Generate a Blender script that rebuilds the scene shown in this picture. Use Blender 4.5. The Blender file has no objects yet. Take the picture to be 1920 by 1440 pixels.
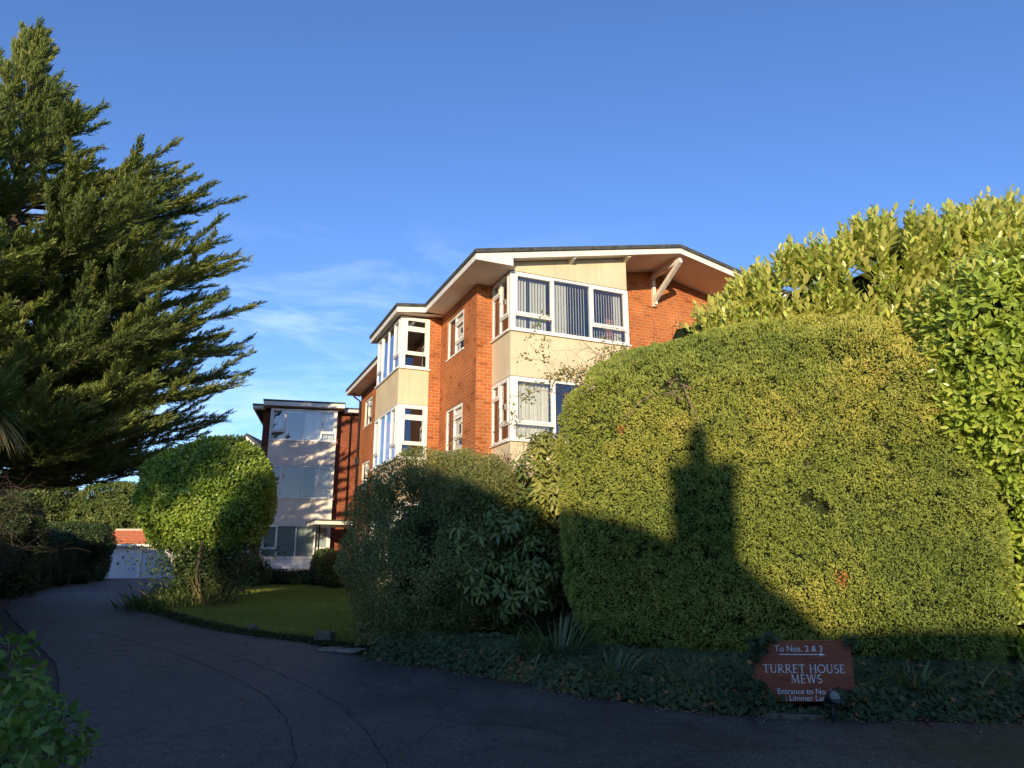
import bpy, bmesh, math, random
import numpy as np
from mathutils import Vector, Matrix
rng = np.random.default_rng(7); random.seed(7)
SC = bpy.context.scene; COL = SC.collection
R_ = math.radians

# ------------------------------------------------------------------ camera, sky, sun, exposure
SUN_AZ, SUN_EL = 186.0, 12.0
EYE = 1.55
cam = bpy.data.cameras.new('camera'); cam_o = bpy.data.objects.new('camera', cam); COL.objects.link(cam_o)
cam.sensor_fit = 'HORIZONTAL'; cam.sensor_width = 36.0; cam.lens = 36.0 * 1350 / 1920
cam.clip_start = 0.05; cam.clip_end = 3000
PITCH = math.atan(340 / 1350)
cam_o.location = (0, 0, EYE); cam_o.rotation_euler = (math.pi / 2 + PITCH, 0, 0)
SC.camera = cam_o

W = bpy.data.worlds.new('World'); SC.world = W; W.use_nodes = True
nt = W.node_tree; nt.nodes.clear()
def N(t, typ, **kw):
    n = t.nodes.new(typ)
    for k, v in kw.items(): setattr(n, k, v)
    return n
sky = N(nt, 'ShaderNodeTexSky', sky_type='NISHITA', sun_disc=False)
sky.sun_elevation = R_(SUN_EL); sky.sun_rotation = R_(SUN_AZ)
sky.air_density = 1.0; sky.dust_density = 0.1; sky.ozone_density = 4.0; sky.altitude = 20
bg = N(nt, 'ShaderNodeBackground'); bg.inputs['Strength'].default_value = 0.15
out = N(nt, 'ShaderNodeOutputWorld')
# thin high cloud wisps low in the sky
tc = N(nt, 'ShaderNodeTexCoord'); sep = N(nt, 'ShaderNodeSeparateXYZ'); nt.links.new(tc.outputs['Generated'], sep.inputs[0])
mp = N(nt, 'ShaderNodeMapping'); mp.inputs['Scale'].default_value = (3.2, 3.2, 13.0); mp.inputs['Rotation'].default_value = (0, 0.10, 0); mp.inputs['Location'].default_value = (0.9, 0.2, 0.35)
nt.links.new(tc.outputs['Generated'], mp.inputs[0])
nz = N(nt, 'ShaderNodeTexNoise'); nz.inputs['Scale'].default_value = 1.5; nz.inputs['Detail'].default_value = 9; nz.inputs['Roughness'].default_value = 0.62; nz.inputs['Distortion'].default_value = 0.5
nt.links.new(mp.outputs[0], nz.inputs['Vector'])
rmp = N(nt, 'ShaderNodeMapRange'); rmp.inputs['From Min'].default_value = 0.47; rmp.inputs['From Max'].default_value = 0.80
nt.links.new(nz.outputs['Fac'], rmp.inputs['Value'])
el = N(nt, 'ShaderNodeMapRange'); el.inputs['From Min'].default_value = 0.46; el.inputs['From Max'].default_value = 0.34
nt.links.new(sep.outputs['Z'], el.inputs['Value'])
mul = N(nt, 'ShaderNodeMath', operation='MULTIPLY'); nt.links.new(rmp.outputs[0], mul.inputs[0]); nt.links.new(el.outputs[0], mul.inputs[1])
azm = N(nt, 'ShaderNodeMapRange'); azm.inputs['From Min'].default_value = 0.22; azm.inputs['From Max'].default_value = -0.12; azm.inputs['To Max'].default_value = 0.20
nt.links.new(sep.outputs['X'], azm.inputs['Value'])
mul2 = N(nt, 'ShaderNodeMath', operation='MULTIPLY'); nt.links.new(mul.outputs[0], mul2.inputs[0]); nt.links.new(azm.outputs[0], mul2.inputs[1])
mix = N(nt, 'ShaderNodeMix', data_type='RGBA'); nt.links.new(mul2.outputs[0], mix.inputs['Factor'])
wbm = N(nt, 'ShaderNodeMix', data_type='RGBA', blend_type='MULTIPLY'); wbm.inputs['Factor'].default_value = 1; wbm.inputs[7].default_value = (.535, .55, .68, 1)
nt.links.new(sky.outputs[0], wbm.inputs[6]); nt.links.new(wbm.outputs[2], mix.inputs[6]); mix.inputs[7].default_value = (5.6, 6.0, 6.6, 1)
nt.links.new(mix.outputs[2], bg.inputs['Color']); nt.links.new(bg.outputs[0], out.inputs[0])

sl = bpy.data.lights.new('sun', 'SUN'); sl.energy = 2.32; sl.angle = R_(0.53); sl.color = (1.0, 0.80, 0.54)
sun_o = bpy.data.objects.new('sun', sl); COL.objects.link(sun_o)
SUND = Vector((math.sin(R_(SUN_AZ)) * math.cos(R_(SUN_EL)), math.cos(R_(SUN_AZ)) * math.cos(R_(SUN_EL)), math.sin(R_(SUN_EL))))
sun_o.rotation_euler = (SUND).to_track_quat('Z', 'Y').to_euler(); sun_o.location = (0, -30, 30)
SC.view_settings.view_transform = 'Standard'; SC.view_settings.look = 'None'
SC.view_settings.exposure = 1.40; SC.view_settings.gamma = 1.0
SC.render.engine = 'CYCLES'
SC.cycles.max_bounces = 8; SC.cycles.transparent_max_bounces = 12; SC.cycles.diffuse_bounces = 4; SC.cycles.glossy_bounces = 4

# ------------------------------------------------------------------ small helpers
def set_lab(o, label=None, cat=None, group=None, kind=None):
    if label: o['label'] = label
    if cat: o['category'] = cat
    if group: o['group'] = group
    if kind: o['kind'] = kind
    return o
def thing(name, label, cat, loc=(0, 0, 0), rz=0.0, group=None):
    o = bpy.data.objects.new(name, None); COL.objects.link(o); o.empty_display_size = 0.2
    o.location = loc; o.rotation_euler = (0, 0, rz)
    return set_lab(o, label, cat, group)
def put_mesh(name, me, mat=None, parent=None):
    if mat is not None:
        for m in (mat if isinstance(mat, (list, tuple)) else [mat]): me.materials.append(m)
    o = bpy.data.objects.new(name, me); COL.objects.link(o)
    if parent is not None: o.parent = parent
    return o

class MB:
    """collects polygons; builds ONE mesh object. uv in metres."""
    def __init__(s): s.v = []; s.f = []; s.uv = []; s.mi = []; s.sm = []
    def poly(s, pts, uv=None, mi=0, sm=False):
        b = len(s.v); s.v += [tuple(p) for p in pts]; s.f.append(tuple(range(b, b + len(pts))))
        if uv is None:
            p = [Vector(q) for q in pts]
            n = (p[1] - p[0]).cross(p[2] - p[0])
            if n.length < 1e-9: n = Vector((0, 0, 1))
            ax, ay, az = abs(n.x), abs(n.y), abs(n.z)
            if az >= ax and az >= ay: uv = [(q.x, q.y) for q in p]
            elif ax > ay: uv = [(q.y, q.z) for q in p]
            else: uv = [(q.x, q.z) for q in p]
        s.uv.append(uv); s.mi.append(mi); s.sm.append(sm)
    def box(s, x0, x1, y0, y1, z0, z1, mi=0, skip=''):
        x0, x1 = min(x0, x1), max(x0, x1); y0, y1 = min(y0, y1), max(y0, y1); z0, z1 = min(z0, z1), max(z0, z1)
        if 'f' not in skip: s.poly([(x0, y0, z0), (x1, y0, z0), (x1, y0, z1), (x0, y0, z1)], mi=mi)
        if 'b' not in skip: s.poly([(x1, y1, z0), (x0, y1, z0), (x0, y1, z1), (x1, y1, z1)], mi=mi)
        if 'l' not in skip: s.poly([(x0, y1, z0), (x0, y0, z0), (x0, y0, z1), (x0, y1, z1)], mi=mi)
        if 'r' not in skip: s.poly([(x1, y0, z0), (x1, y1, z0), (x1, y1, z1), (x1, y0, z1)], mi=mi)
        if 't' not in skip: s.poly([(x0, y0, z1), (x1, y0, z1), (x1, y1, z1), (x0, y1, z1)], mi=mi)
        if 'd' not in skip: s.poly([(x0, y1, z0), (x1, y1, z0), (x1, y0, z0), (x0, y0, z0)], mi=mi)
    def prism(s, prof, y0, y1, axis='y', mi=0):
        """profile in (x,z) extruded along y (axis y) or (y,z) extruded along x."""
        if axis == 'y': A = [(p[0], y0, p[1]) for p in prof]; B = [(p[0], y1, p[1]) for p in prof]
        else: A = [(y0, p[0], p[1]) for p in prof]; B = [(y1, p[0], p[1]) for p in prof]
        n = len(prof)
        s.poly(A, mi=mi); s.poly(B[::-1], mi=mi)
        for i in range(n):
            j = (i + 1) % n; s.poly([A[i], B[i], B[j], A[j]], mi=mi)
    def tube(s, path, rad, k=7, mi=0, caps=True):
        path = [Vector(p) for p in path]; n = len(path)
        rad = rad if hasattr(rad, '__len__') else [rad] * n
        rings = []; up = None
        for i, p in enumerate(path):
            t = (path[min(i + 1, n - 1)] - path[max(i - 1, 0)]).normalized()
            if up is None: up = t.orthogonal().normalized()
            up = (up - t * up.dot(t))
            up = up.normalized() if up.length > 1e-6 else t.orthogonal().normalized()
            bi = t.cross(up)
            b = len(s.v)
            for j in range(k):
                a = 2 * math.pi * j / k
                s.v.append(tuple(p + (up * math.cos(a) + bi * math.sin(a)) * rad[i]))
            rings.append(b)
        for i in range(n - 1):
            for j in range(k):
                j2 = (j + 1) % k; a, b = rings[i], rings[i + 1]
                s.f.append((a + j, a + j2, b + j2, b + j))
                s.uv.append([(j / k, i), (j2 / k, i), (j2 / k, i + 1), (j / k, i + 1)]); s.mi.append(mi); s.sm.append(True)
        if caps:
            for b, fl in ((rings[0], True), (rings[-1], False)):
                idx = [b + j for j in range(k)]
                s.f.append(tuple(idx[::-1] if fl else idx)); s.uv.append([(0, 0)] * k); s.mi.append(mi); s.sm.append(False)
    def build(s, name, mat, parent=None, bevel=0):
        me = bpy.data.meshes.new(name); me.from_pydata(s.v, [], s.f); me.update()
        uvl = me.uv_layers.new(name='UVMap')
        uvl.data.foreach_set('uv', np.array([c for f in s.uv for p in f for c in p], dtype=np.float32))
        me.polygons.foreach_set('material_index', np.array(s.mi, dtype=np.int32))
        me.polygons.foreach_set('use_smooth', np.array(s.sm, dtype=bool))
        o = put_mesh(name, me, mat, parent)
        if bevel:
            m = o.modifiers.new('bevel', 'BEVEL'); m.width = bevel; m.segments = 2; m.limit_method = 'ANGLE'
        return o

# ------------------------------------------------------------------ numpy noise, blobs, leaf instancing
def vnoise(p, seed=0):
    p = np.asarray(p, dtype=np.float64); i = np.floor(p).astype(np.int64); fr = p - i; fr = fr * fr * (3 - 2 * fr)
    def h(a):
        n = (a[:, 0] * 374761393 + a[:, 1] * 668265263 + a[:, 2] * 2147483647 + seed * 974711) & 0x7fffffff
        n = ((n ^ (n >> 13)) * 1274126177) & 0x7fffffff
        return ((n ^ (n >> 16)) & 0xffff) / 65535.0
    r = 0
    for dx in (0, 1):
        for dy in (0, 1):
            for dz in (0, 1):
                w = (fr[:, 0] if dx else 1 - fr[:, 0]) * (fr[:, 1] if dy else 1 - fr[:, 1]) * (fr[:, 2] if dz else 1 - fr[:, 2])
                r = r + w * h(i + np.array([dx, dy, dz]))
    return r
def fbm(p, seed=0, o=3):
    r = 0; a = 0.5; t = 0
    for k in range(o): r = r + a * vnoise(p * (2 ** k), seed + k); t += a; a *= 0.5
    return r / t
def norm(a): return a / np.maximum(np.linalg.norm(a, axis=-1, keepdims=True), 1e-9)
def grid_faces(nu, nv):
    q = []
    for i in range(nu - 1):
        for j in range(nv): q.append((i * nv + j, i * nv + (j + 1) % nv, (i + 1) * nv + (j + 1) % nv, (i + 1) * nv + j))
    return np.array(q)
def blob(c, rad, e1=1.0, e2=1.0, nu=40, nv=72, warp=None, bump=0.0, bscale=1.0, seed=0, rz=0.0):
    u = np.linspace(-math.pi / 2 + 1e-3, math.pi / 2 - 1e-3, nu); v = np.linspace(-math.pi, math.pi, nv, endpoint=False)
    U, V = np.meshgrid(u, v, indexing='ij')
    sp = lambda x, e: np.sign(x) * np.abs(x) ** e
    P = np.stack([sp(np.cos(U), e1) * sp(np.cos(V), e2), sp(np.cos(U), e1) * sp(np.sin(V), e2), sp(np.sin(U), e1)], -1).reshape(-1, 3)
    if warp is not None: P = warp(P)
    else:
        P = P * np.array(rad)
        if rz:
            cz, sz = math.cos(rz), math.sin(rz); P = np.stack([P[:, 0] * cz - P[:, 1] * sz, P[:, 0] * sz + P[:, 1] * cz, P[:, 2]], -1)
        P = P + np.array(c)
    F = grid_faces(nu, nv)
    if bump:
        n = vnormals(P, F); d = (fbm(P * bscale, seed) - 0.5) * 2 * bump
        P = P + n * d[:, None]
    return P, F
def vnormals(P, F):
    a = P[F[:, 2]] - P[F[:, 0]]; b = P[F[:, 3]] - P[F[:, 1]]; n = np.cross(a, b)
    r = np.zeros_like(P)
    for k in range(4): np.add.at(r, F[:, k], n)
    r = norm(r)
    if np.mean(np.sum(r * (P - P.mean(0)), 1)) < 0: r = -r
    return r
def sample(P, F, n, keep=None):
    T = np.concatenate([F[:, [0, 1, 2]], F[:, [0, 2, 3]]]); VN = vnormals(P, F)
    a, b, c = P[T[:, 0]], P[T[:, 1]], P[T[:, 2]]
    ar = np.linalg.norm(np.cross(b - a, c - a), axis=1)
    if keep is not None: ar = ar * keep((a + b + c) / 3)
    t = rng.choice(len(T), n, p=ar / ar.sum()); r1 = np.sqrt(rng.random(n))[:, None]; r2 = rng.random(n)[:, None]
    w = (1 - r1, r1 * (1 - r2), r1 * r2); T = T[t]
    p = w[0] * P[T[:, 0]] + w[1] * P[T[:, 1]] + w[2] * P[T[:, 2]]
    m = norm(w[0] * VN[T[:, 0]] + w[1] * VN[T[:, 1]] + w[2] * VN[T[:, 2]])
    return p, m
def rand_dir(n): return norm(rng.normal(size=(n, 3)))

T_DIA = (np.array([(0, 0, 0), (.5, .45, .12), (0, 1, 0), (-.5, .45, .12)]), [(0, 1, 2), (0, 2, 3)])
T_OVAL = (np.array([(0, 0, 0), (.40, .28, .10), (.42, .62, .10), (0, 1, -.03), (-.42, .62, .10), (-.40, .28, .10)]), [(0, 1, 2, 3), (0, 3, 4, 5)])
T_LONG = (np.array([(0, 0, 0), (.46, .35, .12), (.36, .72, .06), (0, 1, -.10), (-.36, .72, .06), (-.46, .35, .12), (0, .5, 0)]), [(0, 1, 6), (1, 2, 3, 6), (6, 3, 4, 5), (0, 6, 5)])
T_IVY = (np.array([(0, 0, 0), (.45, -.08, .05), (.30, .28, .02), (.55, .52, .0), (.20, .60, .03), (0, 1, -.05), (-.20, .60, .03), (-.55, .52, 0), (-.30, .28, .02), (-.45, -.08, .05)]), [(0, 1, 2, 3, 4, 5), (0, 5, 6, 7, 8, 9)])
T_SPRAY = (np.array([(0, 0, 0), (.5, .22, .15), (.12, .42, 0), (.40, .60, .12), (0, 1, 0), (-.40, .60, .12), (-.12, .42, 0), (-.5, .22, .15)]), [(0, 1, 2), (2, 3, 4), (4, 5, 6), (6, 7, 0), (0, 2, 4, 6)])

def leaves(name, tmpl, pos, axis, nrm, length, width, mat, parent=None, tint=None, smooth=False):
    V, F = tmpl; n = len(pos); k = len(V)
    y = norm(axis); x = norm(np.cross(y, nrm)); z = np.cross(x, y)
    length = np.broadcast_to(np.asarray(length, float), (n,)); width = np.broadcast_to(np.asarray(width, float), (n,))
    P = (pos[:, None, :] + V[None, :, 0, None] * (x * width[:, None])[:, None, :] + V[None, :, 1, None] * (y * length[:, None])[:, None, :]
         + V[None, :, 2, None] * (z * width[:, None])[:, None, :]).reshape(-1, 3)
    sizes = np.array([len(f) for f in F]); loops = np.concatenate([np.array(f) for f in F])
    L = (loops[None, :] + (np.arange(n) * k)[:, None]).reshape(-1)
    tot = np.tile(sizes, n); st = np.concatenate([[0], np.cumsum(tot)[:-1]])
    me = bpy.data.meshes.new(name); me.vertices.add(len(P)); me.vertices.foreach_set('co', P.astype(np.float32).ravel())
    me.loops.add(len(L)); me.loops.foreach_set('vertex_index', L.astype(np.int32))
    me.polygons.add(len(tot)); me.polygons.foreach_set('loop_start', st.astype(np.int32)); me.polygons.foreach_set('loop_total', tot.astype(np.int32))
    if smooth: me.polygons.foreach_set('use_smooth', np.ones(len(tot), bool))
    me.update(calc_edges=True)
    if tint is None: tint = rng.random(n)
    at = me.attributes.new('tint', 'FLOAT', 'POINT'); at.data.foreach_set('value', np.repeat(np.clip(tint, 0, 1), k).astype(np.float32))
    return put_mesh(name, me, mat, parent)
def solid(name, P, F, mat, parent=None, smooth=True):
    me = bpy.data.meshes.new(name); me.from_pydata(P.tolist(), [], F.tolist()); me.update()
    if smooth: me.polygons.foreach_set('use_smooth', np.ones(len(F), bool))
    return put_mesh(name, me, mat, parent)
def ground(x, y):
    t = np.clip((np.asarray(y, float) - 4) / 14, 0, 1)
    return .62 * t * t * (3 - 2 * t) + .004 * np.clip(np.asarray(y, float) - 18, 0, 42)

# ------------------------------------------------------------------ materials
def mat_new(name):
    m = bpy.data.materials.new(name); m.use_nodes = True; t = m.node_tree; t.nodes.clear()
    o = N(t, 'ShaderNodeOutputMaterial'); return m, t, o
def ramp(t, stops):
    r = N(t, 'ShaderNodeValToRGB'); e = r.color_ramp.elements
    while len(e) > 1: e.remove(e[-1])
    e[0].position = stops[0][0]; e[0].color = (*stops[0][1], 1)
    for p, c in stops[1:]:
        q = e.new(p); q.color = (*c, 1)
    return r
def m_plain(name, c, rough=0.6, var=0.12, scale=4.0, bump=0.0, bscale=60, spec=0.4, metal=0.0, detail=6, c2=None):
    m, t, o = mat_new(name); b = N(t, 'ShaderNodeBsdfPrincipled'); g = N(t, 'ShaderNodeNewGeometry')
    n = N(t, 'ShaderNodeTexNoise'); n.inputs['Scale'].default_value = scale; n.inputs['Detail'].default_value = detail; t.links.new(g.outputs['Position'], n.inputs['Vector'])
    d = c2 or tuple(x * (1 - var) for x in c)
    r = ramp(t, [(.32, d), (.68, tuple(min(1, x * (1 + var * .5)) for x in c))]); t.links.new(n.outputs['Fac'], r.inputs[0]); t.links.new(r.outputs[0], b.inputs['Base Color'])
    b.inputs['Roughness'].default_value = rough; b.inputs['Specular IOR Level'].default_value = spec; b.inputs['Metallic'].default_value = metal
    if bump:
        n2 = N(t, 'ShaderNodeTexNoise'); n2.inputs['Scale'].default_value = bscale; n2.inputs['Detail'].default_value = 4; t.links.new(g.outputs['Position'], n2.inputs['Vector'])
        bp = N(t, 'ShaderNodeBump'); bp.inputs['Strength'].default_value = bump; bp.inputs['Distance'].default_value = 0.01; t.links.new(n2.outputs['Fac'], bp.inputs['Height']); t.links.new(bp.outputs[0], b.inputs['Normal'])
    t.links.new(b.outputs[0], o.inputs[0]); return m
def m_leaf(name, stops, rough=0.5, trans=0.25, spec=0.4, tcol=(1.2, 1.25, .6), under=None):
    m, t, o = mat_new(name); a = N(t, 'ShaderNodeAttribute', attribute_name='tint')
    r = ramp(t, stops); t.links.new(a.outputs['Fac'], r.inputs[0])
    b = N(t, 'ShaderNodeBsdfPrincipled'); b.inputs['Roughness'].default_value = rough; b.inputs['Specular IOR Level'].default_value = spec
    col = r.outputs[0]
    if under:
        g = N(t, 'ShaderNodeNewGeometry'); mx = N(t, 'ShaderNodeMix', data_type='RGBA'); t.links.new(g.outputs['Backfacing'], mx.inputs['Factor'])
        t.links.new(col, mx.inputs[6]); mx.inputs[7].default_value = (*under, 1); col = mx.outputs[2]
    t.links.new(col, b.inputs['Base Color'])
    tr = N(t, 'ShaderNodeBsdfTranslucent'); mm = N(t, 'ShaderNodeMix', data_type='RGBA', blend_type='MULTIPLY'); mm.inputs['Factor'].default_value = 1
    t.links.new(col, mm.inputs[6]); mm.inputs[7].default_value = (*tcol, 1); t.links.new(mm.outputs[2], tr.inputs['Color'])
    mx = N(t, 'ShaderNodeMixShader'); mx.inputs[0].default_value = trans; t.links.new(b.outputs[0], mx.inputs[1]); t.links.new(tr.outputs[0], mx.inputs[2])
    t.links.new(mx.outputs[0], o.inputs[0]); return m
def m_brick(name, c1, c2, mortar, dark=(.16, .05, .03)):
    m, t, o = mat_new(name); uv = N(t, 'ShaderNodeUVMap'); b = N(t, 'ShaderNodeBsdfPrincipled')
    k = N(t, 'ShaderNodeTexBrick'); k.inputs['Scale'].default_value = 1; k.inputs['Brick Width'].default_value = .235; k.inputs['Row Height'].default_value = .094
    k.inputs['Mortar Size'].default_value = .009; k.inputs['Mortar Smooth'].default_value = .25; k.inputs['Bias'].default_value = -.1
    k.inputs['Color1'].default_value = (*c1, 1); k.inputs['Color2'].default_value = (*c2, 1); k.inputs['Mortar'].default_value = (*mortar, 1)
    t.links.new(uv.outputs[0], k.inputs['Vector'])
    n = N(t, 'ShaderNodeTexNoise'); n.inputs['Scale'].default_value = 1.1; n.inputs['Detail'].default_value = 8; n.inputs['Roughness'].default_value = .65; t.links.new(uv.outputs[0], n.inputs['Vector'])
    r = ramp(t, [(.3, (.68, .64, .62)), (.7, (1.12, 1.08, 1.0))]); t.links.new(n.outputs['Fac'], r.inputs[0])
    # odd dark header bricks
    wn = N(t, 'ShaderNodeTexBrick'); wn.inputs['Scale'].default_value = 1; wn.inputs['Brick Width'].default_value = .235; wn.inputs['Row Height'].default_value = .094; wn.inputs['Mortar Size'].default_value = 0
    wn.inputs['Color1'].default_value = (0, 0, 0, 1); wn.inputs['Color2'].default_value = (1, 1, 1, 1); wn.inputs['Bias'].default_value = 0; t.links.new(uv.outputs[0], wn.inputs['Vector'])
    r2 = ramp(t, [(.0, (.60, .52, .48)), (.05, (.66, .60, .56)), (.09, (.92, .9, .88)), (.5, (1, 1, 1))]); t.links.new(wn.outputs['Color'], r2.inputs[0])
    mx = N(t, 'ShaderNodeMix', data_type='RGBA', blend_type='MULTIPLY'); mx.inputs['Factor'].default_value = 1; t.links.new(k.outputs['Color'], mx.inputs[6]); t.links.new(r.outputs[0], mx.inputs[7])
    mx2 = N(t, 'ShaderNodeMix', data_type='RGBA', blend_type='MULTIPLY'); mx2.inputs['Factor'].default_value = 1; t.links.new(mx.outputs[2], mx2.inputs[6]); t.links.new(r2.outputs[0], mx2.inputs[7])
    t.links.new(mx2.outputs[2], b.inputs['Base Color']); b.inputs['Roughness'].default_value = .85; b.inputs['Specular IOR Level'].default_value = .2
    bp = N(t, 'ShaderNodeBump'); bp.inputs['Strength'].default_value = .6; bp.inputs['Distance'].default_value = .008; bp.invert = True; t.links.new(k.outputs['Fac'], bp.inputs['Height']); t.links.new(bp.outputs[0], b.inputs['Normal'])
    t.links.new(b.outputs[0], o.inputs[0]); return m
def m_glass(name, tint=(.82, .88, .9), ior=1.55, boost=1.6):
    m, t, o = mat_new(name); f = N(t, 'ShaderNodeFresnel'); f.inputs['IOR'].default_value = ior
    mu = N(t, 'ShaderNodeMath', operation='MULTIPLY_ADD'); mu.inputs[1].default_value = boost; mu.inputs[2].default_value = 0.05; mu.use_clamp = True; t.links.new(f.outputs[0], mu.inputs[0])
    tr = N(t, 'ShaderNodeBsdfTransparent'); tr.inputs[0].default_value = (*tint, 1); gl = N(t, 'ShaderNodeBsdfGlossy'); gl.inputs['Roughness'].default_value = .015; gl.inputs['Color'].default_value = (.95, .97, 1, 1)
    g = N(t, 'ShaderNodeNewGeometry'); n = N(t, 'ShaderNodeTexNoise'); n.inputs['Scale'].default_value = .9; t.links.new(g.outputs['Position'], n.inputs['Vector'])
    bp = N(t, 'ShaderNodeBump'); bp.inputs['Strength'].default_value = .12; bp.inputs['Distance'].default_value = .02; t.links.new(n.outputs['Fac'], bp.inputs['Height']); t.links.new(bp.outputs[0], gl.inputs['Normal'])
    mx = N(t, 'ShaderNodeMixShader'); t.links.new(mu.outputs[0], mx.inputs[0]); t.links.new(tr.outputs[0], mx.inputs[1]); t.links.new(gl.outputs[0], mx.inputs[2])
    t.links.new(mx.outputs[0], o.inputs[0]); return m

M = {}
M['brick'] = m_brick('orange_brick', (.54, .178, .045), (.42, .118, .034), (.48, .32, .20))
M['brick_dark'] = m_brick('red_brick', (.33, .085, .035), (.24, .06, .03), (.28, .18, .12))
def m_render(name, c, st):
    m, t, o = mat_new(name); b = N(t, 'ShaderNodeBsdfPrincipled'); g = N(t, 'ShaderNodeNewGeometry'); mp_ = N(t, 'ShaderNodeMapping'); mp_.inputs['Scale'].default_value = (5, 5, .35); t.links.new(g.outputs['Position'], mp_.inputs[0])
    n = N(t, 'ShaderNodeTexNoise'); n.inputs['Scale'].default_value = 1.3; n.inputs['Detail'].default_value = 7; t.links.new(mp_.outputs[0], n.inputs['Vector'])
    n2 = N(t, 'ShaderNodeTexNoise'); n2.inputs['Scale'].default_value = 1.1; n2.inputs['Detail'].default_value = 8; t.links.new(g.outputs['Position'], n2.inputs['Vector'])
    r = ramp(t, [(.30, tuple(x * y for x, y in zip(c, st))), (.48, c), (1, c)]); t.links.new(n.outputs['Fac'], r.inputs[0])
    r2 = ramp(t, [(.3, (.86, .85, .83)), (.7, (1.04, 1.04, 1.04))]); t.links.new(n2.outputs['Fac'], r2.inputs[0])
    mx = N(t, 'ShaderNodeMix', data_type='RGBA', blend_type='MULTIPLY'); mx.inputs['Factor'].default_value = 1; t.links.new(r.outputs[0], mx.inputs[6]); t.links.new(r2.outputs[0], mx.inputs[7])
    t.links.new(mx.outputs[2], b.inputs['Base Color']); b.inputs['Roughness'].default_value = .9; b.inputs['Specular IOR Level'].default_value = .15
    n3 = N(t, 'ShaderNodeTexNoise'); n3.inputs['Scale'].default_value = 70; t.links.new(g.outputs['Position'], n3.inputs['Vector']); bp = N(t, 'ShaderNodeBump'); bp.inputs['Strength'].default_value = .3; bp.inputs['Distance'].default_value = .01; t.links.new(n3.outputs['Fac'], bp.inputs['Height']); t.links.new(bp.outputs[0], b.inputs['Normal'])
    t.links.new(b.outputs[0], o.inputs[0]); return m
M['render'] = m_render('cream_render', (.68, .57, .38), (.91, .90, .86))
M['render_grey'] = m_render('pale_render', (.88, .80, .68), (.92, .91, .90))
M['upvc'] = m_plain('white_frame', (.80, .78, .70), .35, .05, 3.0, spec=.5)
M['fascia'] = m_plain('white_painted_board', (.78, .74, .64), .55, .12, 5.0, .1, 30)
M['soffit'] = m_plain('pale_soffit', (.80, .72, .62), .75, .10, 1.6)
M['felt'] = m_plain('roof_felt', (.075, .078, .075), .9, .45, 9.0, .5, 70, .2, c2=(.04, .045, .042))
M['glass'] = m_glass('window_glass')
M['glass_dull'] = m_glass('dull_glass', (.7, .74, .76), 1.45, .8)
M['glass_shiny'] = m_glass('reflecting_glass', ior=1.6, boost=1.9)
M['blind'] = m_plain('vertical_blind', (.62, .59, .52), .8, .06, 8)
M['curtain'] = m_plain('net_curtain', (.72, .66, .52), .9, .08, 10)
M['curtain_dark'] = m_plain('lined_curtain', (.30, .24, .18), .9, .1, 10)
M['blind_grey'] = m_plain('roller_blind', (.46, .49, .47), .8, .06, 6)
M['room'] = m_plain('room_plaster', (.52, .46, .38), .9, .08, 2)
M['iron'] = m_plain('black_downpipe', (.02, .018, .018), .5, .2, 6)
M['clad'] = m_plain('white_cladding', (.84, .84, .84), .5, .06, 3)
M['timber_white'] = m_plain('white_timber', (.78, .73, .62), .6, .15, 9, .1, 40)
M['door'] = m_plain('garage_door_paint', (.62, .60, .62), .45, .06, 2)
M['tile'] = m_plain('terracotta_tile', (.62, .19, .07), .8, .35, 7, .5, 18)
M['bark'] = m_plain('bark', (.10, .075, .055), .95, .45, 9, .8, 25, .1)
M['twig'] = m_plain('twig', (.22, .15, .10), .9, .4, 14)
M['twig_dry'] = m_plain('dry_twig', (.30, .21, .14), .9, .35, 14)
M['stem_dark'] = m_plain('rose_stem', (.10, .055, .035), .8, .35, 14)
M['inner'] = m_plain('core_shade', (.032, .042, .016), 1.0, .5, 12, .6, 30, .05)  # near-black fill of the solid cores, stands for deep shade between leaves
M['stone'] = m_plain('weathered_stone', (.17, .145, .10), .95, .4, 12, .8, 40, .1)
M['slab'] = m_plain('concrete_slab', (.27, .24, .18), .95, .35, 9, .5, 40, .1)
M['pot'] = m_plain('black_plastic', (.018, .018, .02), .45, .2, 8)
M['soil'] = m_plain('soil', (.045, .034, .024), 1.0, .5, 14, .8, 30, .05)

# ------------------------------------------------------------------ ground, drive, lawn
def sheet(name, xs, ys, off, mat, inside=None, bumpy=0.0):
    X, Y = np.meshgrid(xs, ys, indexing='ij'); Z = ground(X, Y) + off
    if bumpy: Z = Z + (vnoise(np.stack([X.ravel() * 1.3, Y.ravel() * 1.3, 0 * X.ravel()], -1), 5).reshape(X.shape) - .5) * bumpy
    n, k = X.shape; P = np.stack([X, Y, Z], -1).reshape(-1, 3)
    F = np.array([(i * k + j, (i + 1) * k + j, (i + 1) * k + j + 1, i * k + j + 1) for i in range(n - 1) for j in range(k - 1)])
    return solid(name, P, F, mat)
m, t, o = mat_new('garden_soil'); b = N(t, 'ShaderNodeBsdfPrincipled'); g = N(t, 'ShaderNodeNewGeometry')
n1 = N(t, 'ShaderNodeTexNoise'); n1.inputs['Scale'].default_value = 3.5; n1.inputs['Detail'].default_value = 8; t.links.new(g.outputs['Position'], n1.inputs['Vector'])
r1 = ramp(t, [(.3, (.022, .018, .012)), (.5, (.05, .038, .024)), (.7, (.045, .055, .02))]); t.links.new(n1.outputs['Fac'], r1.inputs[0]); t.links.new(r1.outputs[0], b.inputs['Base Color']); b.inputs['Roughness'].default_value = 1
t.links.new(b.outputs[0], o.inputs[0]); M['earth'] = m
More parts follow.
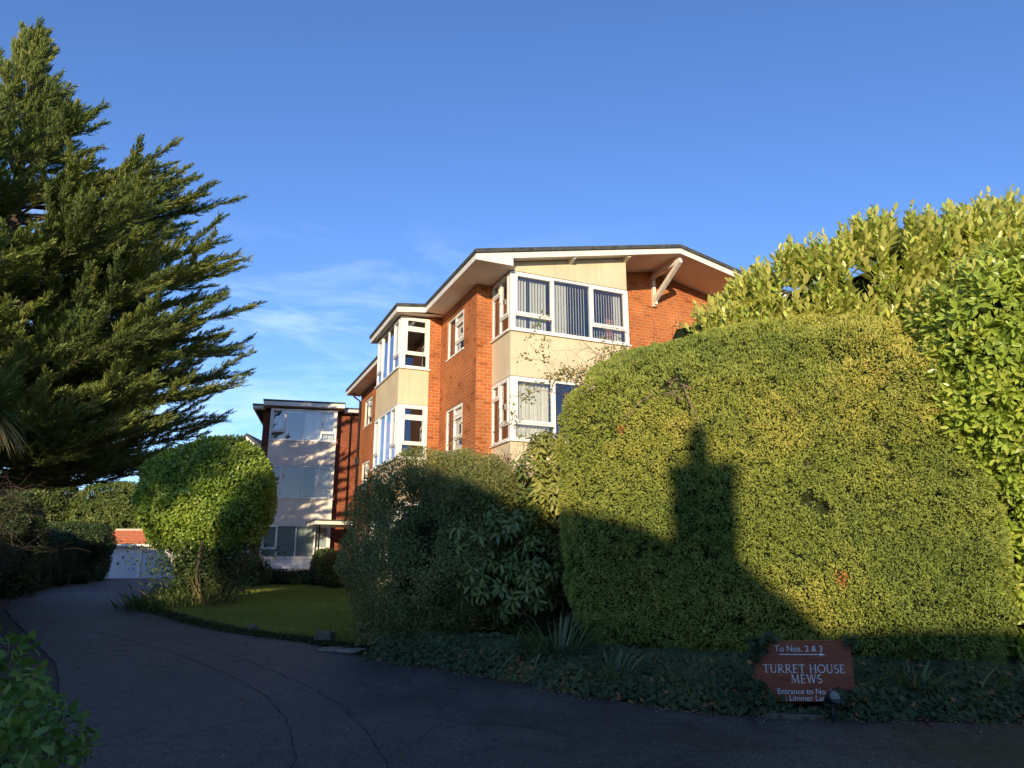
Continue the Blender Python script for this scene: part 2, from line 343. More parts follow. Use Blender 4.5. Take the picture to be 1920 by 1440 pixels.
xs = np.unique(np.concatenate([np.linspace(-900, -60, 8), np.linspace(-60, 60, 61), np.linspace(60, 900, 8)]))
ys = np.unique(np.concatenate([np.linspace(-900, -60, 8), np.linspace(-60, 4, 20), np.linspace(4, 18, 29), np.linspace(18, 64, 16), np.linspace(64, 900, 8)]))
set_lab(sheet('ground', xs, ys, -0.012, M['earth']), kind='structure')

def m_asphalt():
    m, t, o = mat_new('asphalt'); b = N(t, 'ShaderNodeBsdfPrincipled'); g = N(t, 'ShaderNodeNewGeometry')
    def noise(sc_, det, ro, dist=0.0):
        n = N(t, 'ShaderNodeTexNoise'); n.inputs['Scale'].default_value = sc_; n.inputs['Detail'].default_value = det; n.inputs['Roughness'].default_value = ro; n.inputs['Distortion'].default_value = dist; t.links.new(g.outputs['Position'], n.inputs['Vector']); return n
    def mulc(a_, b_):
        mx = N(t, 'ShaderNodeMix', data_type='RGBA', blend_type='MULTIPLY'); mx.inputs['Factor'].default_value = 1; t.links.new(a_, mx.inputs[6]); t.links.new(b_, mx.inputs[7]); return mx.outputs[2]
    n = noise(.55, 8, .62, .4); r = ramp(t, [(.33, (.054, .046, .039)), (.5, (.076, .065, .054)), (.56, (.092, .078, .064)), (.72, (.118, .098, .076))]); t.links.new(n.outputs['Fac'], r.inputs[0])
    v = N(t, 'ShaderNodeTexVoronoi'); v.inputs['Scale'].default_value = 85; t.links.new(g.outputs['Position'], v.inputs['Vector'])
    r2 = ramp(t, [(0.0, (.38, .38, .38)), (.55, (1, 1, 1)), (.88, (1.6, 1.58, 1.52)), (1, (3.4, 3.3, 3.1))]); t.links.new(v.outputs['Color'], r2.inputs[0])
    n3 = noise(2.6, 6, .7, 1.2); r3 = ramp(t, [(.36, (.62, .62, .63)), (.46, (1, 1, 1)), (.62, (1.0, 1.0, 1.0)), (.72, (1.22, 1.18, 1.10))]); t.links.new(n3.outputs['Fac'], r3.inputs[0])
    wv = noise(1.2, 4, .6); av = N(t, 'ShaderNodeVectorMath', operation='MULTIPLY_ADD'); av.inputs[1].default_value = (.5, .5, .5); t.links.new(wv.outputs['Color'], av.inputs[0]); t.links.new(g.outputs['Position'], av.inputs[2])
    ck = N(t, 'ShaderNodeTexVoronoi', feature='DISTANCE_TO_EDGE'); ck.inputs['Scale'].default_value = .55; t.links.new(av.outputs[0], ck.inputs['Vector'])
    r4 = ramp(t, [(0, (.68, .68, .68)), (.006, (.8, .8, .8)), (.012, (1, 1, 1))]); t.links.new(ck.outputs['Distance'], r4.inputs[0])
    col = mulc(mulc(mulc(r.outputs[0], r2.outputs[0]), r3.outputs[0]), r4.outputs[0]); t.links.new(col, b.inputs['Base Color'])
    rr = ramp(t, [(.35, (.55, .55, .55)), (.7, (.85, .85, .85))]); t.links.new(n.outputs['Fac'], rr.inputs[0]); t.links.new(rr.outputs[0], b.inputs['Roughness'])
    b.inputs['Specular IOR Level'].default_value = .4
    bp = N(t, 'ShaderNodeBump'); bp.inputs['Strength'].default_value = .8; bp.inputs['Distance'].default_value = .008; t.links.new(v.outputs['Distance'], bp.inputs['Height']); t.links.new(bp.outputs[0], b.inputs['Normal'])
    t.links.new(b.outputs[0], o.inputs[0]); return m
M['asphalt'] = m_asphalt()
M['tar'] = m_plain('tar_seam', (.012, .012, .013), .75, .4, 9)
# right edge of the drive, from the far end to the near side street, then left edge back
RIGHT = [(-15.0, 47.9), (-17.2, 36), (-14.0, 29), (-11.2, 23.2), (-10.2, 20.3), (-9.5, 18.6), (-8.55, 17.0), (-7.1, 15.3), (-6.0, 14.0), (-4.95, 13.05), (-4.0, 12.4), (-3.4, 12.05), (-2.55, 11.35), (-2.0, 10.67), (-1.13, 10.13), (-.4, 9.62), (.25, 9.07), (.82, 8.54), (1.35, 8.18), (1.83, 7.88), (2.32, 7.72), (3.3, 7.55), (4.3, 7.5), (5.0, 7.5), (9, 7.3), (30, 6.8)]
LEFT = [(-26.5, 47.9), (-24.2, 45.4), (-19.2, 33), (-17.5, 28.5), (-15.3, 24), (-13.6, 20.4), (-11.6, 17.2), (-9.8, 14.8), (-7.6, 12.1), (-6.2, 10.4), (-4.6, 8.0), (-3.85, 6.6), (-3.5, 5.6), (-3.4, 4), (-4.2, 2), (-9, 0.4), (-30, -.5)]
def dens(pl, step=.35):
    o = []
    for a, b in zip(pl[:-1], pl[1:]):
        n = max(1, int(math.dist(a, b) / step))
        for i in range(n): o.append((a[0] + (b[0] - a[0]) * i / n, a[1] + (b[1] - a[1]) * i / n))
    return o + [pl[-1]]
def flat_region(name, outline, off, mat, smooth_n=1, jit=0.0):
    """polygon filled with a fine grid so that it follows the ground"""
    bm = bmesh.new(); vs = []
    for x, y in outline:
        if jit: x += random.uniform(-jit, jit); y += random.uniform(-jit, jit)
        vs.append(bm.verts.new((x, y, 0)))
    f = bm.faces.new(vs); bmesh.ops.triangulate(bm, faces=[f])
    for yy in list(np.arange(4, 20, .8)) + list(range(20, 64, 4)):
        bmesh.ops.bisect_plane(bm, geom=bm.verts[:] + bm.edges[:] + bm.faces[:], plane_co=(0, yy, 0), plane_no=(0, 1, 0))
    for v in bm.verts: v.co.z = float(ground(v.co.x, v.co.y)) + off
    bmesh.ops.recalc_face_normals(bm, faces=bm.faces)
    me = bpy.data.meshes.new(name); bm.to_mesh(me); bm.free()
    if me.polygons and sum(p.normal.z for p in me.polygons) < 0: me.flip_normals()
    return put_mesh(name, me, mat)
out_poly = dens(RIGHT, .25) + [(30, -8.5), (-30, -8.5)] + dens(LEFT, .4)[::-1]
set_lab(flat_region('driveway', out_poly, 0.0, M['asphalt'], jit=.018), kind='structure')
def ribbon(name, pl, w, off, mat):
    pl = dens(pl, .12); mb = MB(); pr = None
    for i, (x, y) in enumerate(pl):
        a, b = pl[max(i - 1, 0)], pl[min(i + 1, len(pl) - 1)]; d = Vector((b[0] - a[0], b[1] - a[1], 0)).normalized(); q = Vector((-d.y, d.x, 0))
        ww = w * (.35 + .9 * random.random()); x += random.uniform(-.012, .012)
        z = float(ground(x, y)) + off; c = (Vector((x, y, z)) - q * ww, Vector((x, y, z)) + q * ww)
        if pr: mb.poly([pr[0], c[0], c[1], pr[1]])
        pr = c
    return mb.build(name, mat)
set_lab(ribbon('tar_seam', [(-8.9, 14.4), (-6.6, 12.6), (-4.7, 10.9), (-3.6, 9.7), (-2.75, 8.6), (-2.2, 7.6), (-1.75, 6.4), (-1.6, 5.6), (-1.55, 4.5)], .0065, .005, M['tar']), kind='structure')
set_lab(ribbon('tar_seam', [(-7.9, 14.2), (-5.4, 12.2), (-3.7, 10.6), (-2.6, 9.3), (-1.9, 8.3), (-1.35, 7.2), (-.98, 6.2), (-.8, 5.4), (-.75, 4.5)], .005, .005, M['tar']), kind='structure')

m, t, o = mat_new('lawn_turf'); b = N(t, 'ShaderNodeBsdfPrincipled'); g = N(t, 'ShaderNodeNewGeometry')
n1 = N(t, 'ShaderNodeTexNoise'); n1.inputs['Scale'].default_value = .9; n1.inputs['Detail'].default_value = 9; n1.inputs['Roughness'].default_value = .7; t.links.new(g.outputs['Position'], n1.inputs['Vector'])
r1 = ramp(t, [(.3, (.09, .12, .025)), (.5, (.125, .165, .034)), (.7, (.18, .18, .055))]); t.links.new(n1.outputs['Fac'], r1.inputs[0]); t.links.new(r1.outputs[0], b.inputs['Base Color']); b.inputs['Roughness'].default_value = .95
t.links.new(b.outputs[0], o.inputs[0]); M['turf'] = m
LAWN = [(-12.9, 27.5), (-10.4, 21), (-9.1, 18.8), (-8.3, 17.25), (-6.9, 15.55), (-5.8, 14.3), (-4.8, 13.35), (-3.9, 12.75), (-3.2, 12.35), (-2.3, 11.75), (-.5, 12.2), (.5, 14.5), (-2.2, 19), (-5.6, 27.5), (-6.6, 30.6), (-8.5, 32.2), (-11.5, 31.6)]
set_lab(flat_region('lawn', dens(LAWN, .5), .008, M['turf'], jit=.03), kind='structure')
# grass blades on the lawn
from mathutils.geometry import intersect_point_tri_2d
def in_poly(x, y, pl):
    c = np.zeros(len(x), bool); j = len(pl) - 1
    for i in range(len(pl)):
        xi, yi = pl[i]; xj, yj = pl[j]
        c ^= ((yi > y) != (yj > y)) & (x < (xj - xi) * (y - yi) / (yj - yi + 1e-12) + xi); j = i
    return c
M['grass'] = m_leaf('grass_blades', [(0, (0.127, 0.189, 0.033)), (.5, (0.217, 0.264, 0.045)), (1, (0.424, 0.358, 0.100))], .6, .3, .2)
n = 420000; x = rng.uniform(-13, 1, n); y = 11.5 + (33 - 11.5) * rng.random(n) ** 1.6
k = in_poly(x, y, LAWN); x, y = x[k], y[k]; n = len(x)
p = np.stack([x, y, ground(x, y) + .03], -1); up = np.stack([rng.normal(0, .45, n), rng.normal(0, .45, n), np.ones(n)], -1)
tn = .55 * fbm(p * .7, 3) + .2 + .5 * (rng.random(n) - .5)
set_lab(leaves('grass', T_DIA, p, up, rand_dir(n), rng.uniform(.035, .075, n), rng.uniform(.008, .014, n) * (1 + (y - 11) * .03), M['grass'], tint=tn), kind='stuff')

# ------------------------------------------------------------------ wall / window kit (s along the wall, e inward, z up)
class WB(MB):
    def __init__(s, fn): super().__init__(); s.fn = fn
    def poly(s, pts, uv=None, mi=0, sm=False):
        if uv is None:
            p = [Vector(q) for q in pts]; n = (p[1] - p[0]).cross(p[2] - p[0]); ax, ay, az = abs(n.x), abs(n.y), abs(n.z)
            uv = [(q.x, q.y) for q in p] if az >= ax and az >= ay else ([(q.y, q.z) for q in p] if ax > ay else [(q.x, q.z) for q in p])
        super().poly([s.fn(*q) for q in pts], uv, mi, sm)
def facing_front(x0, y0): return lambda s, e, z: (x0 + s, y0 + e, z)       # outward normal -y
def facing_left(x0, y1): return lambda s, e, z: (x0 + e, y1 - s, z)        # outward normal -x, s runs from far to near
def wall_fill(mb, s0, s1, z0, top, holes=(), reveal=.10):
    tf = top if callable(top) else (lambda s: top)
    S = sorted({s0, s1} | {h[0] for h in holes} | {h[1] for h in holes})
    for a, b in zip(S[:-1], S[1:]):
        hs = sorted([h for h in holes if h[0] < b - 1e-6 and h[1] > a + 1e-6], key=lambda h: h[2]); z = z0
        for h in hs:
            mb.poly([(a, 0, z), (b, 0, z), (b, 0, h[2]), (a, 0, h[2])]); z = h[3]
        mb.poly([(a, 0, z), (b, 0, z), (b, 0, tf(b)), (a, 0, tf(a))])
    for a, b, c, d in holes:
        mb.poly([(a, 0, c), (a, reveal, c), (a, reveal, d), (a, 0, d)]); mb.poly([(b, reveal, c), (b, 0, c), (b, 0, d), (b, reveal, d)])
        mb.poly([(a, reveal, d), (b, reveal, d), (b, 0, d), (a, 0, d)]); mb.poly([(a, 0, c), (b, 0, c), (b, reveal, c), (a, reveal, c)])
def window(parent, fn, S0, S1, Z0, Z1, cols, dep=.075, e0=0.0, glass='glass', sill=True, fr=.065, label=None, left_post=None, right_post=None):
    """cols: [(width_share, [(height_share from the bottom, 'f' or 'c'), ...]), ...]"""
    f = WB(fn); g = WB(fn); lp = left_post or fr; rp = right_post or fr; mu = .055
    f.box(S0, S0 + lp, e0, e0 + dep, Z0, Z1); f.box(S1 - rp, S1, e0, e0 + dep, Z0, Z1)
    f.box(S0 + lp, S1 - rp, e0, e0 + dep, Z0, Z0 + fr); f.box(S0 + lp, S1 - rp, e0, e0 + dep, Z1 - fr, Z1)
    a = S0 + lp; wt = S1 - rp - a - mu * (len(cols) - 1); tw = sum(c[0] for c in cols)
    for i, (w, rows) in enumerate(cols):
        b = a + wt * w / tw
        if i < len(cols) - 1: f.box(b, b + mu, e0, e0 + dep, Z0 + fr, Z1 - fr)
        z = Z0 + fr; ht = Z1 - fr - z - mu * (len(rows) - 1); th = sum(r[0] for r in rows)
        for j, (h, kind) in enumerate(rows):
            z2 = z + ht * h / th
            if j < len(rows) - 1: f.box(a, b, e0, e0 + dep - .002, z2, z2 + mu)
            k = 0
            if kind == 'c':
                k = .05; q0, q1 = e0 - .018, e0 + .04
                f.box(a - .012, a + k, q0, q1, z - .012, z2 + .012); f.box(b - k, b + .012, q0, q1, z - .012, z2 + .012)
                f.box(a + k, b - k, q0, q1, z - .012, z + k); f.box(a + k, b - k, q0, q1, z2 - k, z2 + .012)
            e = e0 + .03
            g.poly([(a + k, e, z + k), (b - k, e, z + k), (b - k, e, z2 - k), (a + k, e, z2 - k)])
            z = z2 + mu
        a = b + mu
    w = f.build('window', M['upvc'], parent)
    if label: w['label'] = label
    g.build('pane', M[glass], w)
    if sill:
        q = WB(fn); q.box(S0 - .03, S1 + .03, e0 - .055, e0 + .03, Z0 - .045, Z0 - .002); q.build('sill', M['upvc'], w)
    return w
def curtain(win, fn, s0, s1, z0, z1, e, mat, folds=9, amp=.03, name='curtain'):
    c = WB(fn); n = max(12, folds * 6); pr = None
    for i in range(n + 1):
        s = s0 + (s1 - s0) * i / n; d = e + amp * math.sin(i / n * folds * 2 * math.pi) + amp * .4 * math.sin(i * 1.7)
        if pr: c.poly([(pr[0], pr[1], z0), (s, d, z0), (s, d, z1), (pr[0], pr[1], z1)], sm=True)
        pr = (s, d)
    return c.build(name, M[mat], win)
def slats(win, fn, s0, s1, z0, z1, e, angs, mat='blind', w=.056, step=.080, wf=None):
    c = WB(fn); n = int((s1 - s0) / step)
    for i in range(n):
        s = s0 + step * (i + .5); a = math.radians(angs(i / max(1, n - 1)))
        if a is None: continue
        ww = wf(i / max(1, n - 1)) if wf else w; ds, de = math.cos(a) * ww / 2, math.sin(a) * ww / 2
        c.poly([(s - ds, e - de, z0), (s + ds, e + de, z0), (s + ds, e + de, z1), (s - ds, e - de, z1)])
    return c.build('blind', M[mat], win)

# ------------------------------------------------------------------ main block
TH = math.radians(23.8)
B = thing('apartment_building', 'sunlit three-storey brick apartment building with cream bays and a low gable roof', 'building', (-.0397, 17.0, 0), TH)
GZ = .35
und = lambda x: 8.80 + .2081 * ((x + 1.05) if x < 5.1 else (11.25 - x))
LW = -.44
wl = WB(facing_front(0, 1.2)); wall_fill(wl, LW, 0, GZ, 8.8); wall_fill(wl, 3.48, 5.1, GZ, lambda s: und(s) + .02); wall_fill(wl, 5.1, 10.64, GZ, lambda s: und(s) + .02); wall_fill(wl, 0, 3.48, 8.82, lambda s: und(s) + .02)
fl = facing_left(LW, 15.3)
s_of = lambda y: 15.3 - y
H1 = [(s_of(3.6), s_of(2.18), z, z2) for z, z2 in ((1.75, 3.05), (4.55, 5.82), (7.31, 8.5))]
H2 = [(s_of(14.5), s_of(13.1), z, z2) for z, z2 in ((1.7, 3.0), (4.5, 5.7), (7.2, 8.35))]
w2 = WB(fl); wall_fill(w2, s_of(4.17), s_of(1.2), GZ, 8.82, H1); wall_fill(w2, 0, s_of(6.95), GZ, 8.82, H2)
w3 = WB(facing_front(0, 4.17)); wall_fill(w3, -.80, LW, GZ, 8.8)
wall = MB()
for q in (wl, w2, w3):
    b0 = len(wall.v); wall.v += q.v; wall.f += [tuple(i + b0 for i in f) for f in q.f]; wall.uv += q.uv; wall.mi += q.mi; wall.sm += q.sm
wall.poly([(10.64, 1.2, GZ), (10.64, 15.3, GZ), (10.64, 15.3, 8.9), (10.64, 1.2, 8.9)]); wall.poly([(10.64, 15.3, GZ), (LW, 15.3, GZ), (LW, 15.3, 8.9), (5.1, 15.3, 10.1), (10.64, 15.3, 8.9)])
wall.poly([(-.8, 6.95, GZ), (LW, 6.95, GZ), (LW, 6.95, 8.8), (-.8, 6.95, 8.8)])
wall.build('wall', M['brick'], B)
# floors and inner walls that close the rooms behind the windows
rm = MB()
for z in (.75, 3.50, 6.27): rm.box(LW + .1, 10.5, 1.25, 15.2, z - .18, z); rm.box(.06, 3.42, .12, 1.25, z - .18, z); rm.box(-1.62, LW + .1, 4.25, 6.9, z - .18, z)
rm.box(LW + .1, 10.5, 1.25, 15.2, 8.82, 8.9); rm.box(.06, 3.42, .12, 1.25, 8.805, 8.86); rm.box(-1.62, LW + .1, 4.25, 6.9, 8.66, 8.69)
for z in (.75, 3.50, 6.27):
    zt = z + 2.37
    rm.box(-.3, 3.9, 4.0, 4.1, z, zt); rm.box(3.9, 4.0, 1.25, 12, z, zt); rm.box(1.2, 1.3, 4.1, 12, z, zt); rm.box(-.3, 1.2, 10.5, 10.6, z, zt)
rm.build('room', M['room'], B)
# roof with felt edge, fascias and soffits
rf = MB(); x0, x1, xr = -1.08, 11.28, 5.1; ya, yb = -.345, 15.62; ez, rz = 8.962, 10.242
for a, b, za, zb in ((x0, xr, ez, rz), (xr, x1, rz, ez)): rf.prism([(a, za), (b, zb), (b, zb + .10), (a, za + .10)], ya, yb)
rf.prism([(-1.935, 8.862), (-1.081, 8.96), (-1.081, 9.06), (-1.935, 8.955)], 3.84, 7.29)
roof = rf.build('roof', M['felt'], B)
fa = MB(); fy0, fy1 = -.30, -.268
fa.prism([(-1.05, 8.80), (-.05, 8.80), (-.05, 9.166), (-1.05, 8.958)], fy0, fy1)
fa.prism([(-.05, 9.01), (5.1, 10.082), (5.1, 10.238), (-.05, 9.166)], fy0, fy1)
fa.prism([(5.1, 10.082), (11.25, 8.80), (11.25, 8.958), (5.1, 10.238)], fy0, fy1)
for a, b in ((-.268, 3.87), (7.25, 15.6)): fa.box(-1.05, -1.02, a, b, 8.80, 8.958)
fa.box(-1.90, -1.87, 3.90, 7.25, 8.70, 8.86); fa.prism([(-1.90, 8.70), (-1.05, 8.80), (-1.05, 8.958), (-1.90, 8.86)], 3.87, 3.899); fa.prism([(-1.90, 8.70), (-1.05, 8.80), (-1.05, 8.958), (-1.90, 8.86)], 7.25, 7.28)
fa.box(-1.02, LW, 15.57, 15.6, 8.80, 8.958)
fa.build('fascia', M['fascia'], roof)
so = MB(); z = 8.812
for a, b in ((-.268, 3.87), (7.25, 15.57)): so.poly([(-1.02, b, z), (LW + .05, b, z), (LW + .05, a, z), (-1.02, a, z)])
so.poly([(LW + .05, 1.25, z), (0.06, 1.25, z), (0.06, -.268, z), (LW + .05, -.268, z)])
so.poly([(-1.87, 7.25, 8.715), (-.4, 7.25, 8.81), (-.4, 3.9, 8.81), (-1.87, 3.9, 8.715)])
for a, b in ((.06, xr), (xr, 11.2)): so.poly([(a, 1.3, und(a) + .03), (b, 1.3, und(b) + .03), (b, -.268, und(b) + .03), (a, -.268, und(a) + .03)])
so.build('soffit', M['soffit'], roof)
# knee brace under the ridge, and the two rafter ends over the bay
br = MB(); bx = 5.16
br.box(bx - .05, bx + .05, 1.10, 1.198, 8.98, 9.98)
br.box(bx - .05, bx + .05, -.20, 1.10, 9.86, 9.985)
br.prism([(1.10, 9.10), (1.10, 9.26), (-.12, 9.93), (-.22, 9.93), (-.22, 9.86)], bx - .055, bx + .055, 'x')
br.box(bx - .04, bx + .04, 1.02, 1.10, 9.02, 9.10)
br.build('roof_bracket', M['timber_white'], B)
for bx in (1.72, 3.43):
    q = MB(); zt = und(bx) + .025; q.prism([(-.002, zt - .13), (-.002, zt), (-.24, zt), (-.24, zt - .06)], bx - .05, bx + .05, 'x'); q.build('rafter_end', M['timber_white'], B)
# corner bay (front) : rendered panels and windows
for z0, z1 in ((GZ, 1.70), (3.29, 4.46), (6.06, 7.235)):
    bp = MB(); bp.box(0, 3.48, 0, .08, z0, z1); bp.box(0, .08, .08, 1.2, z0, z1); bp.box(3.40, 3.48, .08, 1.2, z0, z1); bp.build('bay_panel', M['render'], B)
bp = MB()
for a, b in ((.02, 1.75), (1.75, 3.46)): bp.prism([(a, 8.82), (b, 8.82), (b, und(b) + .02), (a, und(a) + .02)], .004, .07)
bp.prism([(3.40, 8.82), (3.46, 8.82), (3.46, und(3.46) + .02), (3.40, und(3.40) + .02)], .07, 1.2)
bp.build('bay_panel', M['render'], B)
F0 = facing_front(0, 0); FL0 = facing_left(0, 1.2)
tall = [(1, 'f')]; cas = [(.30, 'f'), (1.0, 'c')]; topl = [(1.0, 'c'), (.30, 'c')]
for i, (z0, z1) in enumerate(((1.715, 3.275), (4.475, 6.045), (7.25, 8.80))):
    w = window(B, F0, 0, 3.48, z0, z1, [(1, cas), (1.02, tall), (1, cas)], left_post=.14, right_post=.10, sill=True)
    if i == 2:
        slats(w, F0, .2, 1.10, z0 + .06, z1 - .1, .17, lambda t: 80 if .36 < t < .5 else -36)
        slats(w, F0, 1.2, 2.24, z0 + .06, z1 - .1, .17, lambda t: -36, wf=lambda t: .056 if t < .42 else .014)
        slats(w, F0, 2.3, 3.36, z0 + .06, z1 - .1, .17, lambda t: -36, wf=lambda t: .014 if t < .8 else .05)
    elif i == 1:
        curtain(w, F0, .17, 1.12, z0 + .05, z1 - .05, .18, 'curtain', 9, .028); curtain(w, F0, 2.35, 3.3, z0 + .05, z1 - .05, .18, 'curtain', 9, .03)
    else: curtain(w, F0, .17, 3.3, z0 + .05, z1 - .05, .18, 'curtain', 20, .03)
    w = window(B, FL0, 0, 1.125, z0, z1, [(.85, [(1, 'f'), (.32, 'c')]), (1, cas)], fr=.06)
    h = WB(FL0); h.box(.63, .65, -.06, -.02, z0 + .85, z0 + .98); h.build('handle', M['upvc'], w)
    if i: curtain(w, FL0, .1, .52, z0 + .05, z1 - .1, .12, 'curtain', 5, .02)
# side bay
for z0, z1 in ((GZ, 1.70), (3.29, 4.46), (6.05, 7.13)):
    bp = MB(); bp.box(-1.7, -.80, 4.17, 4.25, z0, z1); bp.box(-1.7, -1.62, 4.25, 6.95, z0, z1); bp.box(-1.62, -.8, 6.87, 6.95, z0, z1); bp.build('bay_panel', M['render'], B)
bp = MB()
bp.box(-1.62, -.8, 6.87, 6.95, 8.5, 8.68)
bp.build('bay_panel', M['render'], B)
F1 = facing_front(-1.7, 4.17); FL1 = facing_left(-1.7, 6.95)
for i, (z0, z1) in enumerate(((1.715, 3.275), (4.475, 6.04), (7.145, 8.70))):
    w = window(B, F1, 0, .90, z0, z1, [(1, [(.36, 'f'), (.78, 'c'), (.30, 'c')])], left_post=.17, right_post=.09)
    w = window(B, FL1, 0, 2.705, z0, z1, [(.8, cas), (1, tall), (1, tall), (.8, cas)], fr=.06)
    curtain(w, FL1, .1, .75, z0 + .05, z1 - .05, .22, 'curtain', 6, .03); curtain(w, FL1, 2.2, 2.62, z0 + .05, z1 - .05, .22, 'curtain', 4, .03)
for hs in (H1, H2):
    for a, b, c, d in hs:
        w = window(B, fl, a + .004, b - .004, c + .004, d - .004, [(.8, tall), (1, [(.45, 'f'), (1, 'c'), (.42, 'c')])], e0=.03, fr=.055)
        curtain(w, fl, a + .08, a + .55, c + .05, d - .05, .14, 'curtain', 5, .02); curtain(w, fl, b - .35, b - .08, c + .05, d - .05, .14, 'curtain', 4, .02)
        r = WB(fl); r.poly([(a - .2, .9, c - .3), (b + .2, .9, c - .3), (b + .2, .9, d + .2), (a - .2, .9, d + .2)]); r.build('room_back', M['room'], w)
# downpipe and hopper at the far corner
dp = MB(); dp.tube([(-.80, 15.1, 8.80), (-.80, 15.1, 8.66), (-.52, 15.12, 8.48), (-.52, 15.12, .7)], .045, 8); dp.box(-.60, -.44, 15.02, 15.2, 5.70, 6.02)
dp.build('downpipe', M['iron'], B)
dl = MB(); dl.tube([(-2.0, 3.9, .2), (-2.0, 3.9, .21)], .01, 5)

# ------------------------------------------------------------------ rear wing
TW = math.radians(13.0)
Wg = thing('apartment_wing', 'shaded three-storey brick wing with a pale full-height window bay, beyond the lawn', 'building', (-11.42, 33.40, 0), TW)
FW = facing_front(0, .6)
ww = WB(FW); wall_fill(ww, -.38, 0, .5, 8.80); wall_fill(ww, 3.07, 9.0, .5, 8.80); wall_fill(ww, 0, 3.07, 8.7, 8.82)
wd = MB(); wd.v = ww.v; wd.f = ww.f; wd.uv = ww.uv; wd.mi = ww.mi; wd.sm = ww.sm
wd.poly([(-.38, 9, .5), (-.38, .6, .5), (-.38, .6, 8.8), (-.38, 9, 8.8)]); wd.poly([(9, 9, .5), (-.38, 9, .5), (-.38, 9, 8.8), (9, 9, 8.8)])
wd.box(.0, 3.07, .03, .12, .5, 1.24); wd.box(0, .1, .12, .6, .5, 1.24); wd.box(2.97, 3.07, .12, .6, .5, 1.24)
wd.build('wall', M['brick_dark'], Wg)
ch = MB(); ch.box(5.15, 5.75, 2.2, 3.0, 8.9, 9.75); 
for z0, z1 in ((3.37, 4.565), (6.115, 7.265)):
    bp = MB(); bp.box(0, 3.07, 0, .08, z0, z1); bp.box(0, .08, .08, .6, z0, z1); bp.box(2.99, 3.07, .08, .6, z0, z1); bp.build('bay_panel', M['render_grey'], Wg)
cl = MB()
for k in range(4):
    z0 = 1.245 + k * .155; cl.prism([(-.012, z0), (.06, z0), (.06, z0 + .155), (.012, z0 + .155)], 0, 3.07, 'x')
cl.box(0, .06, .06, .6, 1.245, 1.865); cl.box(3.01, 3.07, .06, .6, 1.245, 1.865)
cl.build('cladding', M['clad'], Wg)
FB = facing_front(0, 0)
for i, (z0, z1) in enumerate(((1.88, 3.36), (4.58, 6.10), (7.28, 8.79))):
    w = window(Wg, FB, 0, 3.07, z0, z1, [(.75, cas), (1, tall), (1, tall), (.75, cas)], glass=('glass', 'glass_dull', 'glass_shiny')[i], left_post=.10, right_post=.10)
    if i == 0: curtain(w, FB, .12, 2.95, z0 + .06, z1 - .06, .14, 'blind_grey', 2, .004, 'roller_blind')
    elif i == 1:
        curtain(w, FB, .12, 1.7, z0 + .06, z1 - .06, .20, 'curtain_dark', 14, .02); curtain(w, FB, 2.2, 2.95, z0 + .06, z1 - .06, .22, 'curtain', 6, .02)
    else:
        curtain(w, FB, .12, .80, z0 + .06, z1 - .06, .2, 'curtain_dark', 5, .02); curtain(w, FB, 1.55, 2.95, z0 + .06, z1 - .06, .2, 'curtain', 10, .02)
    w = window(Wg, facing_left(0, .6), 0, .525, z0, z1, [(1, tall)], sill=False)
rm = MB()
for z in (.8, 3.45, 6.2, 8.79): rm.box(.09, 2.98, .13, 4, z - .15, z)
rm.box(.09, 2.98, 4, 4.1, .8, 8.7); rm.box(-.2, -.1, .7, 4, .8, 8.7); rm.box(2.98, 3.05, .7, 4, .8, 8.7)
rm.build('room', M['room'], Wg)
rw = MB(); rw.box(-.87, 9.4, .12, 9.5, 8.925, 9.0); rw.box(-.35, 3.42, -.36, .11, 9.065, 9.14); rw.box(-.35, 3.42, .12, 2.5, 9.065, 9.14)
r_ = rw.build('roof', M['felt'], Wg)
fw = MB(); fw.box(-.85, -.335, .15, .18, 8.78, 8.923); fw.box(3.405, 9.38, .15, .18, 8.78, 8.923); fw.box(-.85, -.82, .18, 9.4, 8.78, 8.923); fw.box(-.33, 3.40, -.33, -.30, 8.87, 9.063); fw.box(-.33, -.30, -.30, 2.4, 8.87, 9.063); fw.box(3.37, 3.40, -.30, 2.4, 8.87, 9.063)
fw.build('fascia', M['fascia'], r_)
sf = MB(); sf.poly([(-.82, .6, 8.79), (-.30, .6, 8.79), (-.30, .18, 8.79), (-.82, .18, 8.79)]); sf.poly([(3.37, .6, 8.79), (9.3, .6, 8.79), (9.3, .18, 8.79), (3.37, .18, 8.79)]); sf.poly([(-.30, .6, 8.88), (3.37, .6, 8.88), (3.37, -.30, 8.88), (-.30, -.30, 8.88)])
sf.build('soffit', M['soffit'], r_)
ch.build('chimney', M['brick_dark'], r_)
for x in (3.72, 5.30):
    dp = MB(); dp.tube([(x, .30, 8.80), (x, .30, 8.62), (x, .54, 8.45), (x, .54, .6)], .045, 8)
    if x > 5: dp.box(x - .12, x + .12, .44, .59, 6.0, 6.25)
    dp.build('downpipe', M['iron'], Wg)
cp_ = MB(); cp_.box(4.3, 5.25, .50, .585, .75, 2.85); cp_.build('door', M['timber_white'], Wg)

# entrance canopy belongs to the main block's far end
cn = MB(); cn.box(-1.95, 2.2, 16.1, 18.6, 3.24, 3.385, mi=1); cn.box(-1.98, 2.23, 16.07, 18.63, 3.387, 3.44, mi=0)
c_ = cn.build('entrance_canopy', [M['felt'], M['fascia']], B)
for x, y in ((-1.86, 16.2), (-1.68, 16.55)):
    q = MB(); q.tube([(x, y, .5), (x, y, 3.238)], .032, 8); q.build('post', M['iron'], c_)

